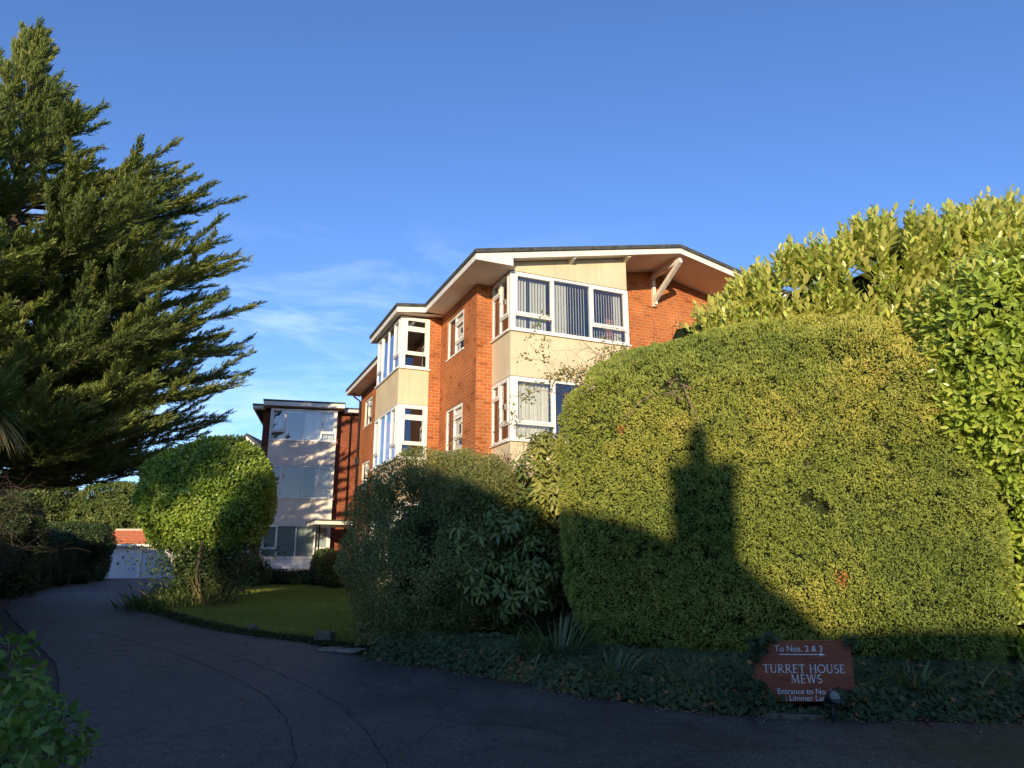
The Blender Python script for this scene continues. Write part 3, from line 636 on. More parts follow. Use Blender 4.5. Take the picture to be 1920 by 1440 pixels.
# ------------------------------------------------------------------ garage row and the house behind it
G = thing('garage_block', 'row of white lock-up garages with an orange tiled roof at the end of the drive', 'garage', (-27.0, 48.0, .75))
gb = MB(); gb.box(0, 11.2, .12, 6, -.3, 2.05); 
for k in range(5): gb.box(k * 2.75 + 0.0, k * 2.75 + .24 if k < 4 else 11.2, 0, .118, -.3, 1.86)
gb.box(0, 11.2, -.02, .118, 1.862, 2.05); gb.build('wall', M['render_grey'], G)
for k in range(4):
    d = MB(); d.box(k * 2.75 + .245, k * 2.75 + 2.745, .05, .115, -.02, 1.857); 
    for j in range(1, 6): d.box(k * 2.75 + .245 + j * .4165 - .012, k * 2.75 + .245 + j * .4165 + .012, .04, .052, .03, 1.80)
    dd = d.build('garage_door', M['door'], G); h = MB(); h.box(k * 2.75 + 1.42, k * 2.75 + 1.56, .0, .05, .85, .97); h.build('handle', M['iron'], dd)
gr = MB()
for k in range(9):
    y0, y1 = -.35 + k * .33, -.35 + (k + 1) * .33 + .04; z0, z1 = 2.10 + k * .115, 2.10 + (k + 1) * .115 + .02
    gr.prism([(y0, z0), (y0, z0 + .035), (y1, z1 + .005), (y1, z1 - .02)], -.3, 11.5, 'x')
gr.prism([(2.62, 3.12), (6.3, 2.0), (6.3, 2.06), (2.62, 3.18)], -.3, 11.5, 'x')
g_ = gr.build('roof', M['tile'], G); q = MB(); q.tube([(-.3, 2.62, 3.16), (11.5, 2.62, 3.16)], .10, 8); q.build('ridge', M['render'], g_)
q = MB(); q.box(-.3, 11.5, -.40, -.353, 1.98, 2.13); q.build('fascia', M['fascia'], g_)
Hs = thing('neighbour_house', 'far white gabled house just visible beside the shaded wing', 'house', (-21.5, 52.5, .7))
q = MB(); q.prism([(0, -.5), (5.6, -.5), (5.6, 7.0), (2.0, 10.0), (0, 8.3)], 0, 7); q.build('wall', M['render_grey'], Hs)
q = MB(); q.prism([(2.0, 10.05), (6.1, 6.62), (6.1, 6.85), (2.0, 10.28)], -.3, 7.3); q.prism([(2.0, 10.05), (2.0, 10.28), (-.5, 8.2), (-.5, 7.97)], -.3, 7.3); q.build('roof', M['felt'], Hs)
q = MB(); q.prism([(2.0, 9.88), (6.0, 6.52), (6.05, 6.66), (2.0, 10.046)], -.36, -.305); q.build('bargeboard', M['fascia'], Hs)

# ------------------------------------------------------------------ sign
SG = thing('sign_board', 'red-brown wooden board reading Turret House Mews, low in the ivy under the hedge', 'sign', (2.935, 7.72, .235), math.radians(-2.5))
m, t, o = mat_new('stained_wood'); b = N(t, 'ShaderNodeBsdfPrincipled'); tcn = N(t, 'ShaderNodeTexCoord'); mpp = N(t, 'ShaderNodeMapping'); mpp.inputs['Scale'].default_value = (2.2, 2, 26)
nn = N(t, 'ShaderNodeTexNoise'); nn.inputs['Scale'].default_value = 1.6; nn.inputs['Detail'].default_value = 7; nn.inputs['Distortion'].default_value = .6; t.links.new(tcn.outputs['Object'], mpp.inputs[0]); t.links.new(mpp.outputs[0], nn.inputs['Vector'])
rr = ramp(t, [(.3, (.19, .046, .018)), (.5, (.28, .070, .026)), (.7, (.34, .10, .04))]); t.links.new(nn.outputs['Fac'], rr.inputs[0]); t.links.new(rr.outputs[0], b.inputs['Base Color']); b.inputs['Roughness'].default_value = .45; t.links.new(b.outputs[0], o.inputs[0]); M['sign_wood'] = m
M['sign_paint'] = m_plain('white_sign_paint', (.80, .77, .72), .6, .05, 20)
q = MB(); q.box(-.485, .485, 0, .03, 0, .575); q.build('board', M['sign_wood'], SG, bevel=.006)
for x in (-.36, .36): q = MB(); q.box(x - .035, x + .035, .032, .10, -.5, .52); q.build('post', M['bark'], SG)
def text_mesh(body, size, cx, cz):
    c = bpy.data.curves.new('t', 'FONT'); c.body = body; c.size = size; c.align_x = 'CENTER'; c.extrude = .0015; c.space_character = 1.0
    ob = bpy.data.objects.new('t', c); COL.objects.link(ob); dg = bpy.context.evaluated_depsgraph_get(); dg.update()
    me = bpy.data.meshes.new_from_object(ob.evaluated_get(dg)); bpy.data.objects.remove(ob); bpy.data.curves.remove(c)
    me.transform(Matrix.Translation((cx, -.0035, cz)) @ Matrix.Rotation(math.pi / 2, 4, 'X')); me.name = 'lettering'; return me
px = .00539
for body, size, cz in (('To Nos. 2 & 3', .083, .470), ('Entrance to No. 1', .075, .070), ('in Limmer Lane', .075, -.0 + .008)):
    put_mesh('lettering', text_mesh(body, size, -.035 if 'To' in body else -.01, cz), M['sign_paint'], SG)
q = MB(); q.box(-.235, .17, -.003, -.001, .438, .446); q.poly([(.17, -.003, .424), (.225, -.003, .442), (.17, -.003, .460)]); q.build('arrow', M['sign_paint'], SG)
# Roman capitals with serifs for the house name, drawn as strokes (cap height 1)
def glyph(ch):
    L_ = []
    ln = lambda x0, y0, x1, y1, w: L_.append(('l', [(x0, y0), (x1, y1)], w))
    arc = lambda cx, cy, rx, ry, a0, a1, w, n=14: L_.append(('l', [(cx + rx * math.cos(math.radians(a0 + (a1 - a0) * i / n)), cy + ry * math.sin(math.radians(a0 + (a1 - a0) * i / n))) for i in range(n + 1)], w))
    sf_ = lambda x, y, h=.13: ln(x - h, y, x + h, y, .05)
    TK, TN = .13, .06
    if ch == 'T': ln(.4, 0, .4, 1, TK); ln(.03, .965, .77, .965, .07); ln(.05, .82, .05, .96, .05); ln(.75, .82, .75, .96, .05); sf_(.4, .025, .16); w = .8
    elif ch == 'U': ln(.17, .3, .17, 1, TK); ln(.74, .3, .74, 1, TN); arc(.455, .32, .285, .29, 180, 360, .10); sf_(.17, .975); sf_(.74, .975); w = .9
    elif ch == 'R': ln(.17, 0, .17, 1, TK); sf_(.17, .025, .15); ln(.05, .965, .38, .965, .07); arc(.36, .74, .25, .225, 90, -90, .11); ln(.17, .50, .38, .50, .06); ln(.36, .50, .78, .02, .12); sf_(.80, .025, .09); w = .86
    elif ch == 'E': ln(.17, 0, .17, 1, TK); ln(.05, .965, .60, .965, .07); ln(.05, .03, .63, .03, .07); ln(.17, .52, .50, .52, .06); ln(.59, .80, .59, .97, .05); ln(.62, .03, .62, .2, .05); ln(.50, .43, .50, .61, .05); w = .72
    elif ch == 'H': ln(.17, 0, .17, 1, TK); ln(.78, 0, .78, 1, TK); ln(.17, .52, .78, .52, .06); [sf_(x, y) for x in (.17, .78) for y in (.025, .975)]; w = .95
    elif ch == 'O': arc(.5, .5, .44, .46, 0, 360, .11, 28); w = 1.0
    elif ch == 'S': arc(.33, .73, .22, .225, 40, 270, .10); arc(.33, .27, .24, .235, 90, -140, .11); w = .64
    elif ch == 'M': ln(.14, 0, .2, 1, TN); ln(.2, 1, .56, .06, .13); ln(.56, .06, .9, 1, TN); ln(.9, 1, .96, 0, TK); sf_(.14, .025); sf_(.96, .025); sf_(.15, .975, .08); sf_(.95, .975, .08); w = 1.12
    elif ch == 'W': ln(.1, 1, .36, 0, .13); ln(.36, 0, .60, 1, TN); ln(.60, 1, .86, 0, .13); ln(.86, 0, 1.1, 1, TN); sf_(.1, .975); sf_(1.1, .975); sf_(.6, .975, .1); w = 1.2
    else: w = .38
    return L_, w
def roman(body, cap, cx, cz, track=.06):
    mb = MB(); tot = sum(glyph(c)[1] + track for c in body) - track; x = cx - tot * cap / 2
    for k, c in enumerate(body):
        st, w = glyph(c)
        for si, (_, pts, wd_) in enumerate(st):
            d_ = -.0015 - .00012 * (si + 1)
            for (ax, ay), (bx_, by) in zip(pts[:-1], pts[1:]):
                v = Vector((bx_ - ax, by - ay)); l = v.length or 1; nx, ny = -v.y / l * wd_ / 2, v.x / l * wd_ / 2
                ex = (v / l) * .015 if len(pts) > 2 else Vector((0, 0))
                P_ = [(ax - nx - ex.x, ay - ny - ex.y), (bx_ - nx + ex.x, by - ny + ex.y), (bx_ + nx + ex.x, by + ny + ex.y), (ax + nx - ex.x, ay + ny - ex.y)]
                d_ -= .00001
                mb.poly([(x + p[0] * cap, d_, cz + p[1] * cap) for p in P_])
        x += (w + track) * cap
    return mb.build('lettering', M['sign_paint'], SG)
roman('TURRET HOUSE', .080, .0, .268); roman('MEWS', .080, .015, .172)
# small floodlight on a spike in front of the sign
FLT = thing('spotlight', 'small dark garden spotlight on the verge in front of the sign', 'garden light', (3.07, 7.45, .155), math.radians(10))
q = MB(); q.tube([(0, 0, -.1), (0, 0, .10)], .012, 8); q.build('spike', M['pot'], FLT)
q = MB(); q.tube([(-.00, -.045, .175), (0, -.02, .165), (0, .03, .145), (0, .085, .12)], [.056, .056, .048, .03], 14); q.tube([(0, -.062, .182), (0, -.045, .175)], [.062, .062], 14); q.build('lamp_head', M['pot'], FLT)
q = MB(); q.tube([(0, -.0635, .183), (0, -.062, .1825)], [.05, .05], 14); q.build('lens', M['slab'], FLT)

# ------------------------------------------------------------------ vegetation
def shell_leaves(name, P, F, n, tmpl, length, width, mat, parent, depth=.10, spread=.9, up=.3, tscale=1.2, tmix=.5, keep=None, seed=0, gaps=0.0, gscale=1.5, smooth=False, lift=0.0):
    """leaf-sized faces spread through the outer layer of a shape"""
    p, m = sample(P, F, n, keep)
    if gaps:
        g = fbm(p * gscale, seed + 50); k = rng.random(n) < np.clip((g - gaps) * 7 + .5, 0.03, 1); p, m = p[k], m[k]; n = len(p)
    p = p - m * (rng.random(n)[:, None] ** 1.6) * depth + m * lift
    ax = norm(m * .55 + rand_dir(n) * spread + np.array([0, 0, up])); nr = norm(m + rand_dir(n) * .7)
    tn = (1 - tmix) * rng.random(n) + tmix * np.clip((fbm(p * tscale, seed) - .5) * 2.2 + .5, 0, 1)
    return leaves(name, tmpl, p, ax, nr, rng.uniform(length * .7, length * 1.3, n), rng.uniform(width * .8, width * 1.2, n), mat, parent, tn, smooth)
M['yew'] = m_leaf('yew_sprigs', [(0, (0.181, 0.260, 0.058)), (.45, (0.359, 0.410, 0.083)), (.8, (0.592, 0.547, 0.126)), (.96, (0.756, 0.609, 0.175)), (1, (0.491, 0.192, 0.057))], .55, .22, .3)
M['laurel'] = m_leaf('laurel_leaves', [(0, (0.190, 0.289, 0.048)), (.5, (0.347, 0.454, 0.069)), (.85, (0.661, 0.635, 0.122)), (1, (0.939, 0.772, 0.190))], .30, .22, .5, under=(.57, .56, .16))
M['cypress'] = m_leaf('cypress_sprays', [(0, (0.076, 0.121, 0.046)), (.5, (0.171, 0.229, 0.064)), (.85, (0.324, 0.343, 0.085)), (1, (0.475, 0.373, 0.115))], .65, .14, .2)
M['topiary'] = m_leaf('clipped_leaves', [(0, (0.095, 0.173, 0.026)), (.5, (0.213, 0.319, 0.043)), (1, (0.426, 0.483, 0.086))], .38, .25, .45)
M['olearia'] = m_leaf('small_dark_leaves', [(0, (0.081, 0.112, 0.035)), (.5, (0.190, 0.216, 0.060)), (.85, (0.380, 0.347, 0.118)), (1, (0.646, 0.395, 0.179))], .55, .18, .3)
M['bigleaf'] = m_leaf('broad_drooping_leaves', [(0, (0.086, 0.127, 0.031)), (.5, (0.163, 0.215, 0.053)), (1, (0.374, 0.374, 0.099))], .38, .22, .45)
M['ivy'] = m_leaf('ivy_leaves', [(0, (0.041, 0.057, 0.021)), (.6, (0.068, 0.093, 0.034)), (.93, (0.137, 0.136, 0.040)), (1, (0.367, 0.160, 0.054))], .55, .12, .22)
M['strap'] = m_leaf('strap_leaves', [(0, (0.062, 0.106, 0.025)), (.6, (0.125, 0.169, 0.044)), (1, (0.300, 0.250, 0.112))], .45, .25, .4)
M['hydrangea'] = m_leaf('hydrangea_leaves', [(0, (0.081, 0.154, 0.032)), (.6, (0.151, 0.244, 0.046)), (1, (0.249, 0.324, 0.073))], .55, .25, .22)
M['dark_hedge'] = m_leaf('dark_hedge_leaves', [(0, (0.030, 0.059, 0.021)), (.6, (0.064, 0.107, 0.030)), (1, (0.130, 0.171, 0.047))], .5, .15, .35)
M['far_leaf'] = m_leaf('far_tree_leaves', [(0, (0.058, 0.098, 0.021)), (.6, (0.124, 0.163, 0.034)), (1, (0.234, 0.247, 0.065))], .5, .2, .35)
M['brown_leaf'] = m_leaf('brown_twigs', [(0, (.09, .055, .032)), (.6, (.17, .105, .06)), (1, (.26, .17, .09))], .8, .15, .15)
M['gold_leaf'] = m_leaf('golden_leaves', [(0, (.11, .13, .02)), (.6, (.22, .20, .04)), (1, (.36, .25, .08))], .5, .25, .3)
M['dead'] = m_leaf('dead_leaves', [(0, (.14, .07, .03)), (.6, (.26, .14, .06)), (1, (.36, .26, .14))], .8, .1, .2)

# ---- the big clipped yew hedge
hA = np.array([.60, 10.0]); hB = np.array([5.68, 8.28]); hd = (hB - hA) / np.linalg.norm(hB - hA); hn = np.array([hd[1], -hd[0]]); hlen = np.linalg.norm(hB - hA)
def hedge_warp(P):
    x, y, z = P[:, 0], P[:, 1], P[:, 2]; s = (x + 1) / 2
    top = np.interp(s, [0, .10, .25, .5, .78, .92, 1], [3.85, 4.42, 4.84, 5.06, 5.02, 4.75, 3.9]); bot = np.interp(s, [0, .3, .6, 1], [.50, .38, .36, .50])
    zz = bot + (z + 1) / 2 * (top - bot)
    bulge = .16 * np.sin(np.clip((zz - .5) / 4.4, 0, 1) * math.pi) - .35 * np.clip((zz - 3.2) / 2, 0, 1) ** 2
    dep = -y * 1.25 - 1.25 + np.where(y < 0, bulge, 0)          # y=-1 is the face towards the drive
    q = hA + hd * (s * hlen)[:, None] + hn * dep[:, None]
    return np.stack([q[:, 0], q[:, 1], zz], -1)
HP, HF = blob(None, None, .30, .30, 100, 160, hedge_warp)
HPn = HP + vnormals(HP, HF) * ((fbm(HP * .8, 11) - .5) * .60 + (fbm(HP * 2.4, 12) - .5) * .34)[:, None]
HG = thing('yew_hedge', 'tall rounded clipped yew hedge with a house shadow across its lower half, above the sign', 'hedge', (0, 0, 0))
HC = HPn - vnormals(HPn, HF) * .16
solid('shade_core', HC, HF, M['inner'], HG)
def hp(u, v, push=.04):
    push += .20
    d = Vector(((u - 960) / 1350, math.cos(PITCH) - (720 - v) / 1350 * math.sin(PITCH), math.sin(PITCH) + (720 - v) / 1350 * math.cos(PITCH)))
    a = Vector((hA[0], hA[1], 0)); nn_ = Vector((hn[0], hn[1], 0)); t_ = (nn_.dot(a) - nn_.dot(Vector((0, 0, 0)))) / nn_.dot(d)
    return Vector((0, 0, EYE)) + d * t_ + nn_ * push
holes = np.array([tuple(hp(u, v, .02)) for u, v in ((1513, 938), (1542, 955), (1270, 712), (1252, 726), (1284, 722), (1585, 920), (1112, 738))]); hr = np.array([.13, .12, .15, .11, .12, .07, .09])
def hedge_foliage(n):
    p, m = sample(HPn, HF, n, lambda c: np.where((c[:, 0] * hn[0] + c[:, 1] * hn[1]) < (hA @ hn - 1.6), .55, 1.0))
    lump = fbm(p * 9, 21, 2); p = p + m * ((lump - .5) * .12)[:, None]
    dist = np.min(np.linalg.norm(p[:, None, :] - holes[None], axis=2) / hr[None], axis=1)
    k = (dist > .55 + .6 * rng.random(n)) & (rng.random(n) < np.clip((lump - .23) * 9, .40, 1)); p, m, lump = p[k], m[k], lump[k]; n = len(p)
    p = p - m * (rng.random(n)[:, None] ** 2) * .07
    ax = norm(m * .75 + rand_dir(n) * .75 + np.array([0, 0, .25]))
    tn = .10 + .40 * rng.random(n) + 1.15 * (fbm(p * .9, 33) - .42) + .45 * (lump - .45)
    tn = np.where(vnoise(p * 2.1, 77) > .93, .99, np.clip(tn, 0, .93))
    return leaves('foliage', T_SPRAY, p, ax, norm(m + rand_dir(n) * .6), rng.uniform(.024, .048, n), rng.uniform(.012, .020, n), M['yew'], HG, tn)
hedge_foliage(430000)
# stray shoots and cut stubs that stand out of the hedge face
tw = MB()
tw.tube([hp(1230, 746), hp(1205, 765, .16), hp(1185, 790, .17), hp(1176, 813, .1)], [.007, .006, .005, .003], 5)
tw.tube([hp(1284, 728), hp(1296, 760, .2), hp(1310, 790, .2), hp(1325, 825, .16), hp(1330, 836, .1), hp(1318, 838, .05)], [.010, .008, .007, .005, .004, .003], 5)
for k in range(15):
    a = hp(1105 + random.uniform(-14, 18), 740 + random.uniform(-10, 9), .06); tw.tube([a, a + Vector((random.uniform(-.10, .10), random.uniform(-.12, -.02), random.uniform(-.03, .05)))], [.007, .004], 5)
for k in range(16):
    a = hp(1268 + random.uniform(-22, 22), 735 + random.uniform(-14, 20), .04); tw.tube([a, a + Vector((random.uniform(-.14, .12), random.uniform(-.12, -.02), random.uniform(-.07, .05)))], [.008, .004], 5)
for u, v in ((1410, 830), (1480, 800), (1560, 760), (1630, 830), (1660, 900), (1500, 880), (1350, 690), (1190, 700), (1700, 690)):
    a = hp(u, v, .05); b = a + Vector((random.uniform(-.12, .12), -.12, random.uniform(-.1, .25))); tw.tube([a, (a + b) / 2 + Vector((.03, -.06, .05)), b], [.004, .003, .002], 4)
tw.build('stray_shoots', M['twig_dry'], HG)
st = MB()
for k in range(10):
    s = (k + .5) / 10 + random.uniform(-.03, .03); q = hA + hd * s * hlen - hn * random.uniform(.9, 1.5); x, y = q
    st.tube([(x, y, .0), (x + random.uniform(-.1, .1), y, .5), (x + random.uniform(-.3, .3), y, 1.4)], [.06, .05, .03], 7)
st.build('stem', M['bark'], HG)

# ---- cherry laurel, above and to the right of the hedge
LG = thing('cherry_laurel', 'large glossy cherry laurel with upright yellow-green shoots, rising above and right of the yew hedge', 'shrub', (7.0, 10.5, .1))
def sub(P): return P - np.array([7.0, 10.5, .1])
def laurel_top(P):
    x, y, z = P[:, 0], P[:, 1], P[:, 2]; s = (x + 1) / 2; X = 2.9 + s * 9.1
    top = np.interp(X, [2.9, 3.5, 4.2, 4.75, 5.15, 6.5, 8, 12], [5.15, 5.62, 5.86, 5.94, 6.22, 6.20, 6.14, 6.1]); bot = np.interp(X, [2.9, 4.5, 5.4, 12], [4.2, 4.0, 3.0, 2.5])
    yc = np.interp(X, [2.9, 5.4, 8, 12], [10.75, 10.0, 9.6, 9.4])
    return np.stack([X, yc + y * 1.05, bot + (z + 1) / 2 * (top - bot)], -1)
def laurel_right(P):
    x, y, z = P[:, 0], P[:, 1], P[:, 2]; zz = .15 + (z + 1) / 2 * 5.2
    xl = np.interp(zz, [0, .9, 1.6, 2.7, 3.1, 4.0, 4.8, 5.5], [5.18, 5.35, 5.55, 5.70, 5.20, 5.08, 5.15, 5.1])
    return np.stack([xl + (x + 1) / 2 * (11.5 - xl), 9.6 + y * 1.25 - .12 * (zz - 2) - .42 * np.clip(zz - 2.5, 0, 1), zz], -1)
LA, FA = blob(None, None, .5, .4, 50, 90, laurel_top); LA = LA + vnormals(LA, FA) * ((fbm(LA * 1.0, 4) - .5) * .6)[:, None]
LB, FB_ = blob(None, None, .45, .4, 60, 90, laurel_right); LB = LB + vnormals(LB, FB_) * ((fbm(LB * 1.2, 8) - .5) * .5)[:, None]
for P, F in ((LA, FA), (LB, FB_)): Q = P - vnormals(P, F) * (.32 if P is LA else .25); Q[:, 0] = np.maximum(Q[:, 0], 3.9); solid('shade_core', sub(Q), F, M['inner'], LG)
def shoots(P, F, n, upw, L0, L1, keep=None, per=11, leaf=.115, wid=.044, elev=.62, jitter=.4):
    p, m = sample(P, F, n, keep); d = norm(m * (1 - upw) + np.array([0, 0, 1.0]) * upw + rand_dir(n) * jitter * .6)
    ln = rng.uniform(L0, L1, n); pos = []; ax = []; nr = []; sz = []; tn = []
    side = norm(np.cross(d, rand_dir(n))); bi = np.cross(d, side); tb = .45 * rng.random(n) + .4 * fbm(p * 1.3, 60)
    for k in range(per):
        f = (k + .3) / per; a = k * 2.399 + rng.random(n) * .5; rad = side * np.cos(a)[:, None] + bi * np.sin(a)[:, None]
        el = elev + (1.25 - elev) * f ** 2
        pos.append(p + d * (ln * (f - .25))[:, None] + rad * .006); ax.append(norm(d * math.sin(el) + rad * math.cos(el) + rand_dir(n) * .12)); nr.append(norm(d * math.cos(el) - rad * math.sin(el) + rand_dir(n) * .15))
        sz.append(leaf * (1.12 - .55 * f ** 2) * rng.uniform(.8, 1.2, n)); tn.append(tb * .8 + .22 * f + .12 * rng.random(n))
    return np.concatenate(pos), np.concatenate(ax), np.concatenate(nr), np.concatenate(sz), np.concatenate(tn)
fr = lambda c: np.where(c[:, 1] > np.interp(c[:, 0], [3, 5.4, 8], [11.1, 10.4, 10.0]), .25, 1.0) * np.where(c[:, 0] > 8.6, .15, 1)
a1 = shoots(LA, FA, 1750, .80, .36, .66, lambda c: fr(c) * np.where(c[:, 2] > 4.2, 1, .6), per=14, leaf=.17, jitter=.5, elev=.66)
a2 = shoots(LB, FB_, 3700, .28, .18, .36, lambda c: np.where(c[:, 1] > 10, .1, 1) * np.where(c[:, 0] > 8.2, .1, 1), per=10, leaf=.15, wid=.05, elev=.25, jitter=.8)
a2 = a2[:4] + (np.clip(a2[4] - .06, 0, 1),)
for a, wd in ((a1, .43), (a2, .40)):
    leaves('foliage', T_LONG, sub(a[0]), a[1], a[2], a[3], a[3] * wd, M['laurel'], LG, a[4])
tr = MB()
for k in range(7): x = 5.9 + k * .8; tr.tube([(x - 7, -.6 + random.uniform(-.2, .2), -.2), (x - 7 + random.uniform(-.2, .2), -.5, 1.4), (x - 7 + random.uniform(-.6, .2), -.3, 3.5)], [.08, .06, .03], 7)
tr.build('trunk', M['bark'], LG)

# ---- dark small-leaved shrub left of the hedge
def shrub(name, label, c, rad, n, tmpl, length, width, mat, e1=.8, e2=.9, bump=.35, bscale=1.2, gaps=.40, depth=.35, core=.72, seed=0, spread=1.0, up=.25, cat='shrub', group=None, gscale=1.6, stems=6, tmix=.45, lift=0., inner='inner', tscale=1.2):
    base = np.array([c[0], c[1], float(ground(c[0], c[1]))]); T = thing(name, label, cat, tuple(base), 0, group)
    P, F = blob((0, 0, c[2] - base[2]), rad, e1, e2, 36, 64); n0 = vnormals(P, F)
    P = P + n0 * ((fbm((P + base) * bscale, seed) - .5) * 2 * bump)[:, None]; P[:, 2] = np.maximum(P[:, 2], .03)
    shell_leaves('foliage', P, F, n, tmpl, length, width, M[mat], T, depth, spread, up, tscale, tmix, None, seed, gaps, gscale, lift=lift)
    if core:
        Q = P.copy(); cc = np.array([0, 0, c[2] - base[2]]); Q = cc + (Q - cc) * core; solid('shade_core', Q, F, M[inner], T)
    if stems:
        s = MB()
        for k in range(stems):
            a = random.uniform(0, 6.28); r0 = random.uniform(.05, .3) * rad[0]; ex = Vector((math.cos(a) * rad[0] * .7, math.sin(a) * rad[1] * .7, (c[2] - base[2]) + rad[2] * random.uniform(.0, .7)))
            p0 = Vector((math.cos(a) * r0, math.sin(a) * r0, -.1)); s.tube([p0, p0.lerp(ex, .5) + Vector((0, 0, .1)), ex], [.035, .022, .008], 6)
        s.build('stem', M['bark'], T)
    return T
shrub('dark_shrub', 'tall dark small-leaved evergreen shrub between the lawn and the drive edge', (-1.25, 11.9, 1.75), (1.42, 1.25, 1.55), 170000, T_DIA, .046, .017, 'olearia', .62, .8, .42, 1.3, .36, .62, .48, 3, 1.0, .5, stems=14, gscale=2.3)
shrub('russet_shrub', 'twiggy brownish shrub top behind the dark evergreen, below the brick wall', (-.55, 13.4, 2.15), (1.35, .8, 1.35), 42000, T_DIA, .040, .013, 'brown_leaf', .8, .9, .3, 1.6, .42, .5, .55, 5, 1.0, .6, gscale=2.5)
# ---- drooping big-leaved shrub
T = thing('broad_leaved_shrub', 'shrub with whorls of large drooping pale green leaves, squeezed between dark shrub and hedge', 'shrub', (.35, 11.4, .25))
P, F = blob((.22, .25, 1.95), (.66, .75, 1.42), .8, .9, 36, 64); P2, F2 = blob((-.50, -.35, 1.50), (.80, .55, .88), .9, .9, 36, 64)
F = np.concatenate([F, F2 + len(P)]); P = np.concatenate([P, P2]); P = P + np.concatenate([vnormals(P[:len(P) // 2], F2), vnormals(P2, F2)]) * ((fbm(P * 1.9, 15) - .5) * 1.1)[:, None]
n = 780; p, m = sample(P, F, n, lambda c: np.where(c[:, 1] > .6, .2, 1) * np.where(c[:, 2] < .8, .25, 1) * np.where((c[:, 0] > -.05) & (c[:, 2] > 2.1), 2.6, 1)); pos = []; ax = []; nr = []; tb = .5 * rng.random(n) + .3 * fbm(p * 2, 9) + .05 + .4 * ((p[:, 0] > -.1) & (p[:, 2] > 1.9))  # upper right leaves tinted yellower, sunlight put into their colour
d = norm(m + np.array([0, 0, .5]) + rand_dir(n) * .4); side = norm(np.cross(d, rand_dir(n))); bi = np.cross(d, side); tn = []
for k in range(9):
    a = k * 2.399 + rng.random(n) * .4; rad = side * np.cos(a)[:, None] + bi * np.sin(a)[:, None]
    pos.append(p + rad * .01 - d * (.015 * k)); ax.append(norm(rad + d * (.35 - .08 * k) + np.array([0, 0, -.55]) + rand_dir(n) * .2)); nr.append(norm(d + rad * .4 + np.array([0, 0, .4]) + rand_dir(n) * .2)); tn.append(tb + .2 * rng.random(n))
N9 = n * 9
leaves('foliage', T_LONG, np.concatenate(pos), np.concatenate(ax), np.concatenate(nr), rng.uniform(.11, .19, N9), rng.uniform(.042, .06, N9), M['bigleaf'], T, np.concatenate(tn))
Q = P.copy(); h_ = len(P) // 2; Q[:h_] = np.array([.22, .25, 1.95]) + (Q[:h_] - np.array([.22, .25, 1.95])) * .62; solid('shade_core', Q[:h_], F2, M['inner'], T)

shrub('low_shrub', 'dark undergrowth behind the tallest strap-leaved tuft, between broad-leaved shrub and hedge', (.75, 11.5, .75), (.85, .5, .75), 12000, T_OVAL, .07, .035, 'dark_hedge', core=.85, stems=2)
# ---- clipped topiary tree on several stems
T = thing('topiary_tree', 'clipped round-topped evergreen topiary on a cluster of bare stems by the drive', 'tree', (-7.66, 18.4, .62))
def topi(P):
    x, y, z = P[:, 0], P[:, 1], P[:, 2]; zz = 1.15 + (z + 1) / 2 * 3.0
    w = np.interp(zz, [1.15, 1.5, 2.2, 3.2, 4.2], [1.12, 1.38, 1.47, 1.48, 1.15])
    return np.stack([x * w * 1.05 + .07 * (zz - 2.3) + np.where(x < 0, -.10, 0) * np.sin(zz * 2), y * w * .95, zz - .30 * np.clip(-x, 0, 1) * np.clip(zz - 3, 0, 1)], -1)
P, F = blob(None, None, .84, .95, 48, 80, topi); P = P + vnormals(P, F) * ((fbm(P * 1.0, 41) - .5) * .62 + (fbm(P * 2.8, 42) - .5) * .46)[:, None]
shell_leaves('crown', P, F, 52000, T_OVAL, .085, .050, M['topiary'], T, .30, .8, .15, .9, .45, None, 43, .26, 3.2, lift=.05)
solid('shade_core', np.array([0, 0, 2.6]) + (P - np.array([0, 0, 2.6])) * .86, F, M['inner'], T)
s = MB()
for k in range(26):
    a = random.uniform(0, 6.28); r0 = random.uniform(.1, .62); p0 = Vector((math.cos(a) * r0, math.sin(a) * r0, -.1)); p1 = Vector((math.cos(a) * (r0 + random.uniform(.1, .7)), math.sin(a) * (r0 + random.uniform(.1, .7)), 1.5))
    s.tube([p0, p0.lerp(p1, .5) + Vector((random.uniform(-.08, .08), 0, .05)), p1], [random.uniform(.03, .06), .03, .02], 6)
s.build('stem', M['bark'], T)
p = np.stack([rng.normal(.1, .52, 11000), rng.normal(0, .6, 11000), rng.uniform(.2, 1.5, 11000)], -1); p[:, :2] *= (.75 + .35 * p[:, 2:3]); keep_ = rng.random(11000) < np.clip((fbm(p * 2.2, 91) - .42) * 6 + .3 * p[:, 2], .02, 1); p = p[keep_]; n = len(p)
leaves('skirt_foliage', T_OVAL, p, rand_dir(n) + np.array([0, 0, -.2]), rand_dir(n), rng.uniform(.05, .10, n), rng.uniform(.03, .06, n), M['dark_hedge'], T)

P, F = blob((.08, 0, .72), (.72, .66, .80), .9, .95, 20, 32, None, .22, 2.5, 47); solid('shade_core', P, F, M['inner'], T)  # dark solid standing for the shade among the stems

